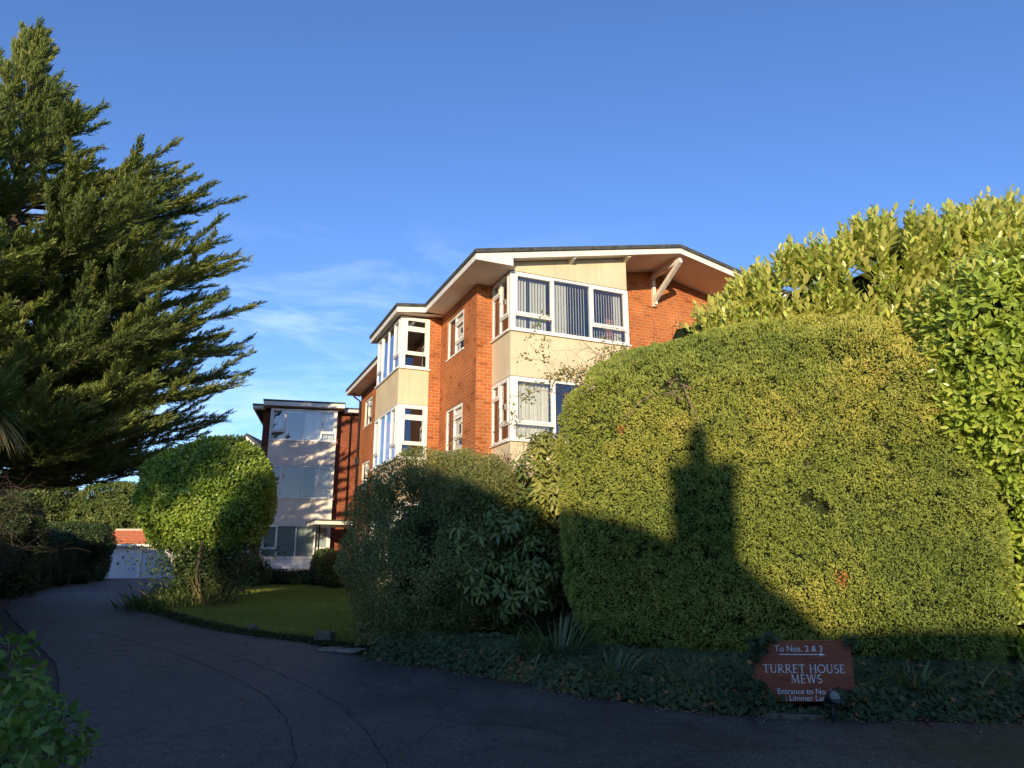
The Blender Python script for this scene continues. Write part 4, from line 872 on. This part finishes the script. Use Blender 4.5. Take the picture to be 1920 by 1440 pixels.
# ---- large wind-swept cypress
def cypress(name, label, base, H, prof, nl, seed, lean=(0, 0), z0=3.9, group=None):
    rs = np.random.default_rng(seed); T = thing(name, label, 'tree', base, 0, group)
    tk = MB(); tk.tube([(0, 0, -.3), (.1, 0, H * .3), (lean[0] * .5, lean[1] * .5, H * .65), (lean[0], lean[1], H * .97)], [H * .028, H * .02, H * .010, .02], 9)
    P_ = []; A_ = []; N_ = []; S_ = []; Wd = []; Tn = []; lm = MB(); Z_ = np.array([0, 0, 1.0])
    def plume(pts, tone, f0, tw, dn):
        """a feathery spray of short twigs crowded round a branch, longer below than above"""
        K_ = len(pts) - 1; L = np.sum(np.linalg.norm(np.diff(pts, axis=0), axis=1)); n_ = max(6, int(L * (1 - f0) * dn))
        for j in range(n_):
            t_ = f0 + (1 - f0) * (j + rs.random()) / n_; q = t_ * K_; k = min(int(q), K_ - 1); w = q - k
            c = pts[k] * (1 - w) + pts[k + 1] * w; dr = norm(pts[k + 1] - pts[k]); sd = norm(np.cross(dr, Z_)); upv = np.cross(sd, dr)
            ph = rs.uniform(0, 2 * math.pi); ang = rs.uniform(.35, .75) * (1.1 - .55 * t_)
            d = norm(dr * math.cos(ang) + (sd * math.cos(ph) + upv * (.75 * math.sin(ph) + .25)) * math.sin(ang)); ln = tw * (1.15 - .55 * t_) * rs.uniform(.7, 1.25)
            ns = int(9 + ln * 34); u = (np.arange(ns) + rs.random(ns)) / ns
            bx_ = norm(np.cross(d, Z_ + rs.normal(0, .3, 3))); s_ = np.where(np.arange(ns) % 2 == 0, 1, -1)
            P_.append(c + d * (u * ln)[:, None] + rs.normal(0, .02, (ns, 3)))
            A_.append(norm(d + bx_ * (s_ * .55 * (1.15 - u))[:, None] + rs.normal(0, .18, (ns, 3)) + np.array([.05, 0, .10])))
            N_.append(norm(Z_ + rs.normal(0, .55, (ns, 3)))); S_.append(rs.uniform(.09, .20, ns)); Wd.append(rs.uniform(.026, .048, ns)); Tn.append(tone + .40 * rs.random(ns) + .20 * u)
    def curve(o, d, L, rise, tipup, sway, K_=12):
        sd = norm(np.cross(d, Z_)); t = np.linspace(0, 1, K_ + 1)[:, None]
        return o + d * L * t + sd * (sway * L * t * t) + np.array([.10 * L, 0, 0]) * t ** 3 + Z_ * (L * (rise * t + tipup * t ** 3))
    for i in range(nl):
        f = ((i + rs.random()) / nl) ** 1.35; zt = z0 + (H - z0) * f; az = rs.uniform(0, 2 * math.pi)
        Rm = max(.5, float(np.interp(zt, prof[0], prof[1]))) * (1 - .50 * rs.random() ** 1.5); L = Rm / 1.04
        th = math.radians(float(np.interp(zt / H, [.2, .35, .5, .65, .78, .90, 1], [-5, 0, 5, 11, 22, 48, 72])) + rs.uniform(-7, 7))
        d = norm(np.array([math.cos(az) + .18, math.sin(az), 0])); rise = math.tan(min(th, 1.15)) * .72; tip = .10 + .06 * rs.random()
        if th > .9: L *= .6
        o = np.array([lean[0] * zt / H, lean[1] * zt / H, max(1.5, zt - L * (rise + tip))])
        pts = curve(o, d, L, rise, tip, rs.uniform(-.14, .14)); r0 = .010 + .010 * L
        lm.tube(pts[::2].tolist(), [r0 * (1 - .9 * k / 6) + .004 for k in range(7)], 5, caps=False)
        tone = rs.random() * .38; plume(pts, tone, .30 if L > 3 else .12, .34 + .035 * L, 17)
        ns2 = int(2 + L * 1.25)
        for j in range(ns2):
            t_ = .22 + .66 * (j + rs.random()) / ns2; k = int(t_ * 12); c = pts[k]; dr = norm(pts[k + 1] - pts[k]); sd = norm(np.cross(dr, Z_)); sg = 1 if rs.random() < .5 else -1
            d2 = norm(dr + sd * sg * rs.uniform(.45, .95) + Z_ * rs.uniform(.0, .28)); L2 = max(.6, L * rs.uniform(.22, .36) * (1.15 - .45 * t_))
            p2 = curve(c, d2, L2, rs.uniform(0, .16), .14, rs.uniform(-.15, .15), 7); plume(p2, tone + .06 * rs.normal(), .10, .30 + .04 * L2, 17)
            lm.tube(p2[::2].tolist(), [.006 + .006 * L2, .006 + .003 * L2, .006, .004], 4, caps=False)
    P_ = np.concatenate(P_); print(name, len(P_))
    leaves('crown', T_SPRAY, P_, np.concatenate(A_), np.concatenate(N_), np.concatenate(S_), np.concatenate(Wd), M['cypress'], T, np.concatenate(Tn))
    tk.build('trunk', M['bark'], T); lm.build('limbs', M['bark'], T); return T
PROF = ([3.2, 3.8, 4.4, 5.7, 6.8, 8.4, 11.0, 13.0, 14.4, 15.3, 16.4, 17.6, 19.2], [3.0, 4.6, 5.8, 6.8, 7.3, 7.6, 7.3, 7.1, 6.4, 3.2, 2.0, 1.2, .3])
cypress('cypress_tree', 'huge dark wind-swept cypress leaning over the left side of the drive', (-16.3, 22.0, .6), 19.2, PROF, 330, 5, (-.75, 0))

# ------------------------------------------------------------------ verge : ivy, strap-leaved clumps, litter
n = 60000; a = np.array(dens([p for p in RIGHT if -2.3 < p[0] < 9.5], .05)); idx = rng.integers(0, len(a), n)
v = rng.random(n) ** .8; wdt = np.interp(a[idx][:, 0], [-2, -1, 1, 3, 5, 9], [.7, 1.0, 1.5, 1.5, 1.6, 1.6])
x = a[idx][:, 0] + v * wdt * .55 + rng.normal(0, .05, n); y = a[idx][:, 1] + v * wdt * .85 + rng.normal(0, .04, n)
hgt = np.interp(v * wdt, [0, .12, .4, 1.0, 1.6], [.015, .10, .22, .30, .34]) * (.65 + .7 * fbm(np.stack([x * 2.2, y * 2.2, 0 * x], -1), 90))
k = ~((np.abs(x - 2.93) < .50) & (y > 7.55) & (y < 7.85) & (hgt > .12)) & ~((np.abs(x - 2.75) < .62) & (y < 7.73) & (hgt > .08) & (rng.random(n) < np.where(np.abs(x - 2.85) > .34, .80, .985)))
x, y, hgt = x[k], y[k], hgt[k]; n = len(x)
p = np.stack([x, y, ground(x, y) + hgt * (1 - .5 * rng.random(n) ** 2)], -1)
cl_ = np.array([(-.47, .53, .045, 45), (-.50, .40, .03, 14), (-.49, .16, .035, 26), (-.46, .05, .05, 50), (-.34, -.03, .05, 40), (.36, .03, .045, 46), (.47, .08, .04, 34), (.22, -.02, .035, 26), (.485, .575, .03, 14), (-.36, .60, .04, 26)])
ex = np.concatenate([np.stack([2.935 + c[0] + rng.normal(0, c[2], int(c[3])), 7.68 - .03 * rng.random(int(c[3])) - c[0] * .04, .235 + c[1] + rng.normal(0, c[2] * .8, int(c[3]))], -1) for c in cl_])
p = np.concatenate([p, ex]); n = len(p)
nrm_ = norm(np.stack([rng.normal(-.1, .4, n), rng.normal(-.55, .4, n), np.full(n, .8)], -1)); ax = norm(np.cross(nrm_, rand_dir(n)) + np.array([0, -.1, -.35]))
set_lab(leaves('ivy', T_IVY, p, ax, nrm_, rng.uniform(.045, .085, n), rng.uniform(.05, .085, n), M['ivy'], tint=np.where(rng.random(n) > .975, 1, np.clip(.55 * rng.random(n) + 1.3 * (fbm(p * 1.6, 3) - .35), 0, .97))), kind='stuff')
bk = MB()   # the soil bank under the ivy
pr = None
for q in dens([p for p in RIGHT if -2.3 < p[0] < 12], .3):
    w_ = float(np.interp(q[0], [-2, -1, 1, 3, 5, 9], [.7, 1.0, 1.5, 1.5, 1.6, 1.6])); row = []
    for tt, hh in ((-.02, -.02), (.12, .04), (.4, .12), (1.0, .18), (2.2, .20)):
        X, Y = q[0] + tt * w_ * .55, q[1] + tt * w_ * .85; row.append((X, Y, float(ground(X, Y)) + hh + random.uniform(-.01, .02) * (tt > 0)))
    if pr:
        for i in range(4): bk.poly([pr[i], row[i], row[i + 1], pr[i + 1]], sm=True)
    pr = row
set_lab(bk.build('verge_soil', M['soil']), kind='structure')
n = 3600; idx = rng.integers(0, len(a), n); off = rng.normal(.0, .11, n) + .0
x = a[idx][:, 0] + off * .5; y = a[idx][:, 1] + off
x = np.concatenate([x, rng.uniform(-8, 6, 520)]); y = np.concatenate([y, rng.uniform(3.5, 13, 520)]); n = len(x)
p = np.stack([x, y, ground(x, y) + rng.uniform(.006, .02, n)], -1); nr = norm(np.stack([rng.normal(0, .4, n), rng.normal(0, .4, n), np.ones(n)], -1))
k = in_poly(x, y, RIGHT + [(30, -8), (-30, -8)] + LEFT[::-1]) | (np.arange(n) < 3600); p, nr = p[k], nr[k]; n = len(p)
e_ = np.array(dens([(-9.0, 17.9), (-8.5, 17.1), (-7.0, 15.42), (-5.9, 14.15), (-4.87, 13.2), (-3.95, 12.58), (-3.3, 12.2), (-2.45, 11.55), (-1.95, 10.95)], .04)); m_ = 14000; ii = rng.integers(0, len(e_), m_); of = rng.normal(-.02, .10, m_)
xm, ym = e_[ii][:, 0] + of * .6, e_[ii][:, 1] + of * .8; pm = np.stack([xm, ym, ground(xm, ym) + rng.uniform(.004, .03, m_)], -1); nm = norm(np.stack([rng.normal(0, .5, m_), rng.normal(0, .5, m_), np.ones(m_)], -1))
M['moss'] = m_leaf('moss_crumbs', [(0, (.03, .024, .014)), (.5, (.055, .055, .02)), (1, (.10, .12, .03))], .95, .05, .1)
set_lab(leaves('mossy_edge', T_OVAL, pm, np.cross(nm, rand_dir(m_)), nm, rng.uniform(.02, .05, m_), rng.uniform(.015, .035, m_), M['moss'], tint=.6 * rng.random(m_) + .5 * fbm(pm * 1.5, 4)), kind='stuff')
set_lab(leaves('leaf_litter', T_OVAL, p, np.cross(nr, rand_dir(n)), nr, rng.uniform(.02, .05, n), rng.uniform(.012, .03, n), M['dead']), kind='stuff')

def blades(name, label, c, n, L, wd, spread, mat='strap', group=None, cat='plant', lean=(0, -.15), dead=.12):
    z = float(ground(c[0], c[1])) + c[2]; T = thing(name, label, cat, (c[0], c[1], z), random.uniform(0, 6), group); mb = MB(); tints = []
    for i in range(n):
        a = random.uniform(0, 6.28); r0 = random.random() ** .6 * spread * .45; p0 = Vector((math.cos(a) * r0, math.sin(a) * r0, -.03)); out_ = random.uniform(.15, 1.0)
        l = L * random.uniform(.55, 1.15); d = Vector((math.cos(a) * out_ + lean[0], math.sin(a) * out_ + lean[1], 1.1)).normalized(); w = wd * random.uniform(.6, 1.2); pts = [p0]; dr = random.uniform(.08, .5)
        if random.random() < .22: dr *= 2.2
        for k in range(6): d = (d + Vector((math.cos(a) * .05, math.sin(a) * .05, -dr * (k + 1) * .16))).normalized(); pts.append(pts[-1] + d * l / 6)
        sd = Vector((-math.sin(a + .5), math.cos(a + .5), 0)); t = random.random() * .75 if random.random() > dead else 1.0
        ws = [.7, 1, 1, .9, .7, .4, .04]
        for k in range(6):
            mb.poly([pts[k] - sd * w * ws[k] / 2, pts[k] + sd * w * ws[k] / 2, pts[k + 1] + sd * w * ws[k + 1] / 2, pts[k + 1] - sd * w * ws[k + 1] / 2], sm=True); tints += [t] * 4
    o = mb.build('leaf_blades', M[mat], T); at = o.data.attributes.new('tint', 'FLOAT', 'POINT'); at.data.foreach_set('value', np.array(tints, np.float32)); return T
GC = 'strap-leaved clumps along the verge'
blades('strap_leaf_clump', 'largest tuft of arching strap leaves, between the dark shrub and the hedge foot', (.55, 9.75, .12), 120, .85, .030, .55, group=GC)
blades('strap_leaf_clump', 'ragged tuft with bleached bent leaves in the ivy under the left end of the hedge', (1.15, 8.85, .12), 46, .50, .034, .4, group=GC, dead=.3)
blades('strap_leaf_clump', 'small tuft in the ivy midway between the ragged tuft and the sign', (1.85, 8.45, .12), 30, .38, .026, .4, group=GC)
blades('strap_leaf_clump', 'tuft of strap leaves in the ivy to the right of the sign', (4.15, 8.0, .16), 44, .46, .034, .5, group=GC)
blades('strap_leaf_clump', 'thin dark tuft at the foot of the dark shrub', (-.35, 10.35, .05), 26, .5, .02, .5, group=GC, dead=.05)
blades('iris_clump', 'broad spread of green sword leaves around the stems of the topiary', (-7.55, 17.1, .02), 300, .62, .035, 2.6, cat='plant', dead=.06)
blades('iris_clump', 'low tuft of sword leaves at the drive corner beside the topiary', (-8.35, 17.35, .02), 130, .55, .035, 1.6, cat='plant', dead=.06)
blades('iris_clump', 'upright dry reed-like tuft rising from behind the sword leaves', (-7.1, 17.7, .02), 110, .95, .022, 1.5, cat='plant', lean=(.05, 0), dead=.5)
blades('strap_leaf_clump', 'short tuft with a few bleached leaves just left of the sign', (2.2, 8.15, .12), 26, .36, .026, .35, group=GC, dead=.35)
blades('strap_leaf_clump', 'sparse tuft in the ivy halfway between the sign and the right edge', (4.75, 7.95, .14), 24, .42, .03, .4, group=GC, dead=.25)
blades('strap_leaf_clump', 'dark leaning tuft in the ivy at the right edge of the frame', (5.35, 7.95, .16), 30, .42, .03, .45, group=GC)
blades('strap_leaf_clump', 'wispy tuft below the large drooping leaves of the broad-leaved shrub', (.05, 10.15, .08), 34, .55, .02, .5, group=GC, dead=.3)
# stones and slab on the lawn edge
def rock(name, label, c, size, rz, mat, cat, seed, tilt=0.0, e=.5):
    T_, F_ = blob((0, 0, 0), size, e, e, 18, 28, None, size[2] * .28, 5 / size[0] * .3, seed)
    z = float(ground(c[0], c[1])) + c[2]; o = solid(name, T_, F_, M[mat]); o.location = (c[0], c[1], z); o.rotation_euler = (tilt, tilt * .6, rz); return set_lab(o, label, cat)
rock('edge_stone', 'square-cut mossy stone block sitting on the lawn edge', (-2.98, 12.1, .07), (.145, .10, .085), -.3, 'stone', 'stone', 3, 0, .3)
rock('edge_stone', 'small pointed stone leaning at the lawn edge, left of the square-cut block', (-4.45, 13.0, .05), (.085, .055, .085), .5, 'stone', 'stone', 9, .5, .8)
rock('paving_slab', 'worn concrete slab set flush in the ground beside the dark shrub', (-2.5, 11.28, .012), (.36, .20, .022), -.45, 'slab', 'slab', 5, 0, .3)
rock('kerb_stone', 'low grey kerb stone half buried in front of the sign', (2.75, 7.62, .01), (.28, .05, .03), -.1, 'stone', 'kerb', 6, 0, .3)

# ------------------------------------------------------------------ bare rose stems in front of the building
def brambles(name, label, base, n, L, spread, seed, leafy=0.0, dirx=0.0, r=.006):
    rs = random.Random(seed); T = thing(name, label, 'climber', base); mb = MB(); lp = []
    def grow(p, d, l, r_, lev):
        pts = [p]; k = 9
        for i in range(k):
            d = (d + Vector((rs.gauss(0, .14), rs.gauss(0, .14), rs.gauss(-.05, .10) - .05 * i / k))).normalized(); pts.append(pts[-1] + d * l / k)
            if lev < 2 and i > 1 and rs.random() < .36: grow(pts[-1], (d + Vector((rs.gauss(0, .7), rs.gauss(0, .7), rs.gauss(0, .5)))).normalized(), l * rs.uniform(.25, .5), r_ * .6, lev + 1)
            if rs.random() < leafy: lp.append(tuple(pts[-1]))
        mb.tube(pts, [r_ * (1 - .8 * i / k) for i in range(k + 1)], 4, caps=False)
    for i in range(n): grow(Vector((rs.uniform(-spread, spread), rs.uniform(-.3, .3), 0)), Vector((rs.gauss(dirx, .45), rs.gauss(0, .3), 1)).normalized(), L * rs.uniform(.6, 1.2), r, 0)
    mb.build('stem', M['stem_dark'], T)
    if lp:
        p = np.repeat(np.array(lp), 4, 0) + rng.normal(0, .05, (len(lp) * 4, 3)); n_ = len(p); leaves('foliage', T_OVAL, p, rand_dir(n_), rand_dir(n_), rng.uniform(.04, .06, n_), rng.uniform(.025, .035, n_), M['olearia'], T, rng.random(n_))
brambles('bare_climber', 'bare arching rose stems reaching above the hedge beside the upper bay window', (2.55, 11.8, 4.3), 11, 1.75, 1.0, 3, 0.02)
brambles('bare_climber', 'leafy stray stems sticking out at the upper left end of the hedge', (1.05, 10.6, 3.9), 9, 1.0, .3, 4, .30, -.5)
brambles('dead_stems', 'tangle of dead brown stems under the right end of the hedge, beside the sign', (4.2, 8.2, .1), 26, .75, .75, 8, .0, 0, .004)
brambles('dead_stems', 'dead brown stems poking from the ivy under the left end of the hedge', (1.3, 9.15, .1), 20, .7, .5, 9, .0, 0, .004)
brambles('bare_climber', 'thin leafless stems in front of the brick wall above the russet shrub', (-.75, 13.0, 3.0), 11, 1.6, 1.1, 6, .03)

# ------------------------------------------------------------------ planting by the rear wing
shrub('low_shrub', 'small dark bush under the white cladding of the shaded bay', (-9.7, 32.2, 1.0), (1.7, .5, .42), 9000, T_OVAL, .07, .04, 'dark_hedge', core=.8, stems=2)
shrub('low_shrub', 'dark rounded bush behind the topiary stems at the left of the shaded bay', (-11.6, 31.2, 1.25), (1.5, .8, .85), 16000, T_OVAL, .08, .045, 'dark_hedge', core=.8, stems=3)
shrub('low_shrub', 'upright dark bush beside the canopy posts', (-7.8, 31.0, 1.35), (.55, .55, .95), 12000, T_OVAL, .08, .04, 'dark_hedge', core=.8, stems=3)
shrub('golden_shrub', 'golden clipped bush catching the sun beside the dark shrub', (-6.75, 28.3, 1.25), (.60, .5, .85), 14000, T_OVAL, .06, .03, 'gold_leaf', core=.85, stems=3)

# ------------------------------------------------------------------ left side of the drive
def hedge_run(name, label, pl, h, w, n, mat, seed, cat='hedge', lf=.06, tint=.5):
    T = thing(name, label, cat, (pl[0][0], pl[0][1], float(ground(*pl[0])))); base = np.array([pl[0][0], pl[0][1], float(ground(*pl[0]))])
    pts = np.array(dens(pl, .5)); P = []; k = 22
    for i, q in enumerate(pts):
        t_ = pts[min(i + 1, len(pts) - 1)] - pts[max(i - 1, 0)]; t_ = t_ / np.linalg.norm(t_); nn_ = np.array([-t_[1], t_[0]]); e = min(1, .35 + 1.3 * min(i, len(pts) - 1 - i) / 3)
        for j in range(k):
            a = 2 * math.pi * j / k; cx_ = math.copysign(abs(math.cos(a)) ** .55, math.cos(a)) * w * e; cz_ = math.copysign(abs(math.sin(a)) ** .55, math.sin(a)) * h / 2 * (.8 + .2 * e) + h / 2
            P.append((q[0] + nn_[0] * cx_, q[1] + nn_[1] * cx_, float(ground(q[0], q[1])) + cz_))
    P = np.array(P); F = grid_faces(len(pts), k); P = P + vnormals(P, F) * ((fbm(P * .7, seed) - .5) * 1.5 + (fbm(P * 2.2, seed + 1) - .5) * .5)[:, None]; P = P - base
    solid('shade_core', P - vnormals(P, F) * .10, F, M['inner'], T)
    shell_leaves('foliage', P, F, n, T_OVAL, lf, lf * .55, M[mat], T, .18, .9, .2, 1.0, .5, None, seed, .25, 2.0); return T
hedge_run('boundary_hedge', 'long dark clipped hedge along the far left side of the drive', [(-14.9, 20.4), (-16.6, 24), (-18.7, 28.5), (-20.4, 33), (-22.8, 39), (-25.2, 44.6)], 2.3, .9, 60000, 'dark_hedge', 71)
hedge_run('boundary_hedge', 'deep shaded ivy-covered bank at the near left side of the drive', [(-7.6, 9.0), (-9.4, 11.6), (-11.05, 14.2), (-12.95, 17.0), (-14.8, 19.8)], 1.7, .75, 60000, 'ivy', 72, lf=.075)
shrub('garden_tree', 'bushy sunlit green tree beyond the boundary hedge and the garages, seen under the cypress', (-31.0, 58.0, 4.5), (4.2, 3.0, 3.5), 46000, T_OVAL, .20, .11, 'far_leaf', cat='tree', gaps=.42, bump=.6, bscale=.7, seed=81, core=.8)
shrub('garden_tree', 'dark spreading bush overhanging the drive just left of the garages', (-22.2, 36.5, 2.3), (2.1, 1.8, 1.3), 34000, T_OVAL, .10, .05, 'dark_hedge', cat='tree', gaps=.42, bump=.6, bscale=.7, seed=82, core=.8)
shrub('garden_tree', 'bare russet-brown tree behind the garages, beside the topiary', (-26.3, 59.0, 4.6), (2.6, 2.4, 4.2), 60000, T_DIA, .30, .03, 'brown_leaf', cat='tree', gaps=.40, bump=.9, bscale=.5, seed=83, core=0, stems=14)
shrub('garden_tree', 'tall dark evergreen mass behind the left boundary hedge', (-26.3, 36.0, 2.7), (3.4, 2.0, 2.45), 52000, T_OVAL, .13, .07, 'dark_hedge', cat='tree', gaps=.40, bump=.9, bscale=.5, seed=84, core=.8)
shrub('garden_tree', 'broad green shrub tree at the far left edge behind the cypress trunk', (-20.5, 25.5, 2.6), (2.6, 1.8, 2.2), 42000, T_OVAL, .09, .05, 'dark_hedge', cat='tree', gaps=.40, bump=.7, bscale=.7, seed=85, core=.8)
shrub('garden_tree', 'dim green tree closing the gap behind the garage roof', (-18.0, 58.0, 3.6), (6.0, 3.0, 3.4), 42000, T_OVAL, .16, .09, 'far_leaf', cat='tree', gaps=.40, bump=.9, bscale=.5, seed=86, core=.8)
shrub('garden_tree', 'second sunlit green tree far beyond the left boundary hedge, left of the other', (-38.0, 57.0, 4.6), (4.6, 3.0, 4.0), 46000, T_OVAL, .20, .11, 'far_leaf', cat='tree', gaps=.42, bump=.9, bscale=.5, seed=88, core=.8)
shrub('low_shrub', 'tall dark bush at the start of the far boundary hedge, beside the drive', (-15.3, 21.6, 2.0), (1.45, 1.3, 1.55), 24000, T_OVAL, .085, .045, 'dark_hedge', gaps=.38, bump=.5, core=.8, seed=93)
# leafless tangle at the left edge
T = thing('bare_shrub', 'leafless tangled grey-brown shrub at the left edge under the palm', 'shrub', (-10.1, 13.9, 1.15)); mb = MB(); rs = random.Random(12)
for i in range(420):
    a = rs.uniform(0, 6.28); p = Vector((rs.gauss(0, .40), rs.gauss(0, .4), rs.uniform(.3, 1.9))); d = Vector((math.cos(a), math.sin(a) * .8, rs.uniform(-.1, .9))).normalized(); pts = [p]; l = rs.uniform(.35, 1.0)
    for k in range(7): d = (d + Vector((rs.gauss(0, .2), rs.gauss(0, .2), rs.gauss(-.08, .2)))).normalized(); pts.append(pts[-1] + d * l / 7)
    mb.tube(pts, [.006 * (1 - .8 * k / 7) for k in range(8)], 4, caps=False)
for i in range(6): mb.tube([(rs.gauss(0, .15), rs.gauss(0, .15), -.2), (rs.gauss(0, .2), rs.gauss(0, .2), 1), (rs.gauss(0, .3), rs.gauss(0, .3), 1.9)], [.05, .035, .02], 6)
mb.build('branches', M['bark'], T)
# palm-like cabbage tree, only its leaves reach into the picture
T = thing('cabbage_palm', 'spiky cabbage palm with sword leaves fanning in from the left edge', 'palm', (-9.85, 13.2, .45)); mb = MB(); tints = []; rs = random.Random(5)
for i in range(360):
    ph = rs.uniform(0, 6.28); el_ = math.asin(rs.uniform(-.75, .95)); d = Vector((math.cos(ph) * math.cos(el_), math.sin(ph) * math.cos(el_), math.sin(el_))); l = rs.uniform(.85, 1.30); w = rs.uniform(.035, .055)
    p = Vector((0, 0, 3.95)); pts = [p + d * .06]; sd = d.cross(Vector((0, 0, 1)) if abs(d.z) < .9 else Vector((1, 0, 0))).normalized(); dd = d.copy(); t = rs.random() * .8 if el_ > -.4 else 1.0
    for k in range(5): dd = (dd + Vector((0, 0, -.05 * k))).normalized(); pts.append(pts[-1] + dd * l / 5)
    ws = [.5, 1, 1, .8, .5, .03]
    for k in range(5): mb.poly([pts[k] - sd * w * ws[k] / 2, pts[k] + sd * w * ws[k] / 2, pts[k + 1] + sd * w * ws[k + 1] / 2, pts[k + 1] - sd * w * ws[k + 1] / 2]); tints += [t] * 4
o = mb.build('leaf_blades', M['strap'], T); at = o.data.attributes.new('tint', 'FLOAT', 'POINT'); at.data.foreach_set('value', np.array(tints, np.float32))
q = MB(); q.tube([(0, 0, -.3), (.05, 0, 2), (0, 0, 3.95)], [.13, .11, .10], 10); q.build('trunk', M['bark'], T)
# broad-leaved plants in the near left corner
def broad_plant(name, label, c, rad, n, leaf, seed):
    z = float(ground(c[0], c[1])); T = thing(name, label, 'plant', (c[0], c[1], z)); P, F = blob((0, 0, c[2]), rad, .9, .95, 24, 40); P = P + vnormals(P, F) * ((fbm(P * 3, seed) - .5) * .3)[:, None]; P[:, 2] = np.maximum(P[:, 2], .03)
    p, m = sample(P, F, n); p = p - m * (rng.random(n)[:, None] ** 1.5) * .22; nr = norm(m + np.array([0, -.1, .7]) + rand_dir(n) * .45); ax = norm(m * .9 + rand_dir(n) * .8 + np.array([0, 0, -.15]))
    leaves('foliage', T_LONG, p, ax, nr, rng.uniform(leaf * .6, leaf * 1.2, n), rng.uniform(leaf * .45, leaf * .75, n), M['hydrangea'], T, rng.random(n), True)
    s = MB(); rs = random.Random(seed)
    for k in range(16): a = rs.uniform(0, 6.28); s.tube([(math.cos(a) * .05, math.sin(a) * .05, -.02), (math.cos(a) * rad[0] * .5, math.sin(a) * rad[1] * .5, c[2]), (math.cos(a) * rad[0] * .75, math.sin(a) * rad[1] * .75, c[2] + rad[2] * .5)], [.008, .006, .003], 5)
    s.build('stem', M['twig'], T)
broad_plant('leafy_plant', 'nearest broad-leaved green plant in the pot at the lower left corner', (-3.00, 4.25, .38), (.38, .42, .27), 520, .112, 1)
broad_plant('leafy_plant', 'rounded bush of smaller leaves in the middle of the left corner plants', (-3.28, 5.15, .36), (.42, .45, .34), 900, .085, 2)
broad_plant('leafy_plant', 'farthest leafy plant of the left corner group, against the frame edge', (-4.20, 6.15, .50), (.42, .5, .42), 560, .115, 3)
T = thing('plant_pot', 'round black plastic pot half hidden under the nearest leafy plant', 'pot', (-3.02, 4.2, float(ground(-2.93, 4.25)))); q = MB()
q.tube([(0, 0, 0), (0, 0, .20), (0, 0, .20), (0, 0, .225)], [.12, .15, .165, .165], 20); q.build('rim', M['pot'], T)
q = MB(); q.tube([(0, 0, .226), (0, 0, .227)], [.15, .15], 20); q.build('compost', M['soil'], T)

# ------------------------------------------------------------------ across the street, behind the viewer : the house that shades the drive, and unseen trees added and shaped for shade
HB = thing('street_house', 'gabled brick house with a chimney across the street, behind the viewer', 'house', (0, -11, 0))
q = MB(); roofp = [(-10.5, 6.0), (-5.0, 8.35), (-.2, 6.30), (.62, 6.02), (1.62, 5.05), (13, 4.93)]
q.prism([(13, -.3)] + [(13, 4.85)] + [(x, z - .08) for x, z in roofp[::-1][1:-1]] + [(-10.4, 5.9), (-10.4, -.3)], -9, 0); q.build('wall', M['brick_dark'], HB)
q = MB()
for (x0_, z0_), (x1_, z1_) in zip(roofp[:-1], roofp[1:]): q.prism([(x0_, z0_ - .1), (x1_, z1_ - .1), (x1_, z1_), (x0_, z0_)], -9.2, .02)
r_ = q.build('roof', M['tile'], HB)
q = MB(); q.box(-.10, .64, -.7, 0, 5.6, 7.05); q.box(-.15, .69, -.75, .01, 7.05, 7.16); q.tube([(.24, -.35, 7.16), (.24, -.35, 7.66)], [.16, .13], 12); q.build('chimney', M['brick_dark'], r_)
def unseen_tree(label, c, top, rad, n, seed):
    T = thing('unseen_tree', label, 'tree', (c[0], c[1], 0), 0, 'unseen shading trees across the street'); P, F = blob((0, 0, top - rad[2]), rad, .9, .9, 30, 50, None, .9, .7, seed)
    shell_leaves('crown', P, F, n, T_OVAL, .20, .11, M['dark_hedge'], T, rad[0] * .7, 1.0, .2, 1, .5, None, seed, .45, .8); q = MB(); q.tube([(0, 0, -.3), (.1, 0, 2), (0, 0, top - 1.5)], [.22, .16, .05], 9); q.build('trunk', M['bark'], T)
    if n > 9000: solid('shade_core', np.array([0, 0, top - rad[2]]) + (P - np.array([0, 0, top - rad[2]])) * .6, F, M['inner'], T)
unseen_tree('unseen round evergreen added for shade, beside the street house, nearest its gable', (-8.3, -9, 0), 9.5, (1.5, 1.5, 2.8), 17000, 1)
unseen_tree('unseen wide evergreen added for shade, farther along the street', (-14.8, -9, 0), 12.2, (2.3, 1.8, 4.8), 30000, 2)
unseen_tree('unseen thin feathery tree added for dappled shade in the gap between two evergreens', (-11.2, -8, 0), 10.4, (1.6, 1.2, 1.1), 3600, 3)
unseen_tree('unseen broad evergreen farthest along the street', (-20.0, -9, 0), 9.8, (3.2, 2.0, 4.0), 20000, 4)
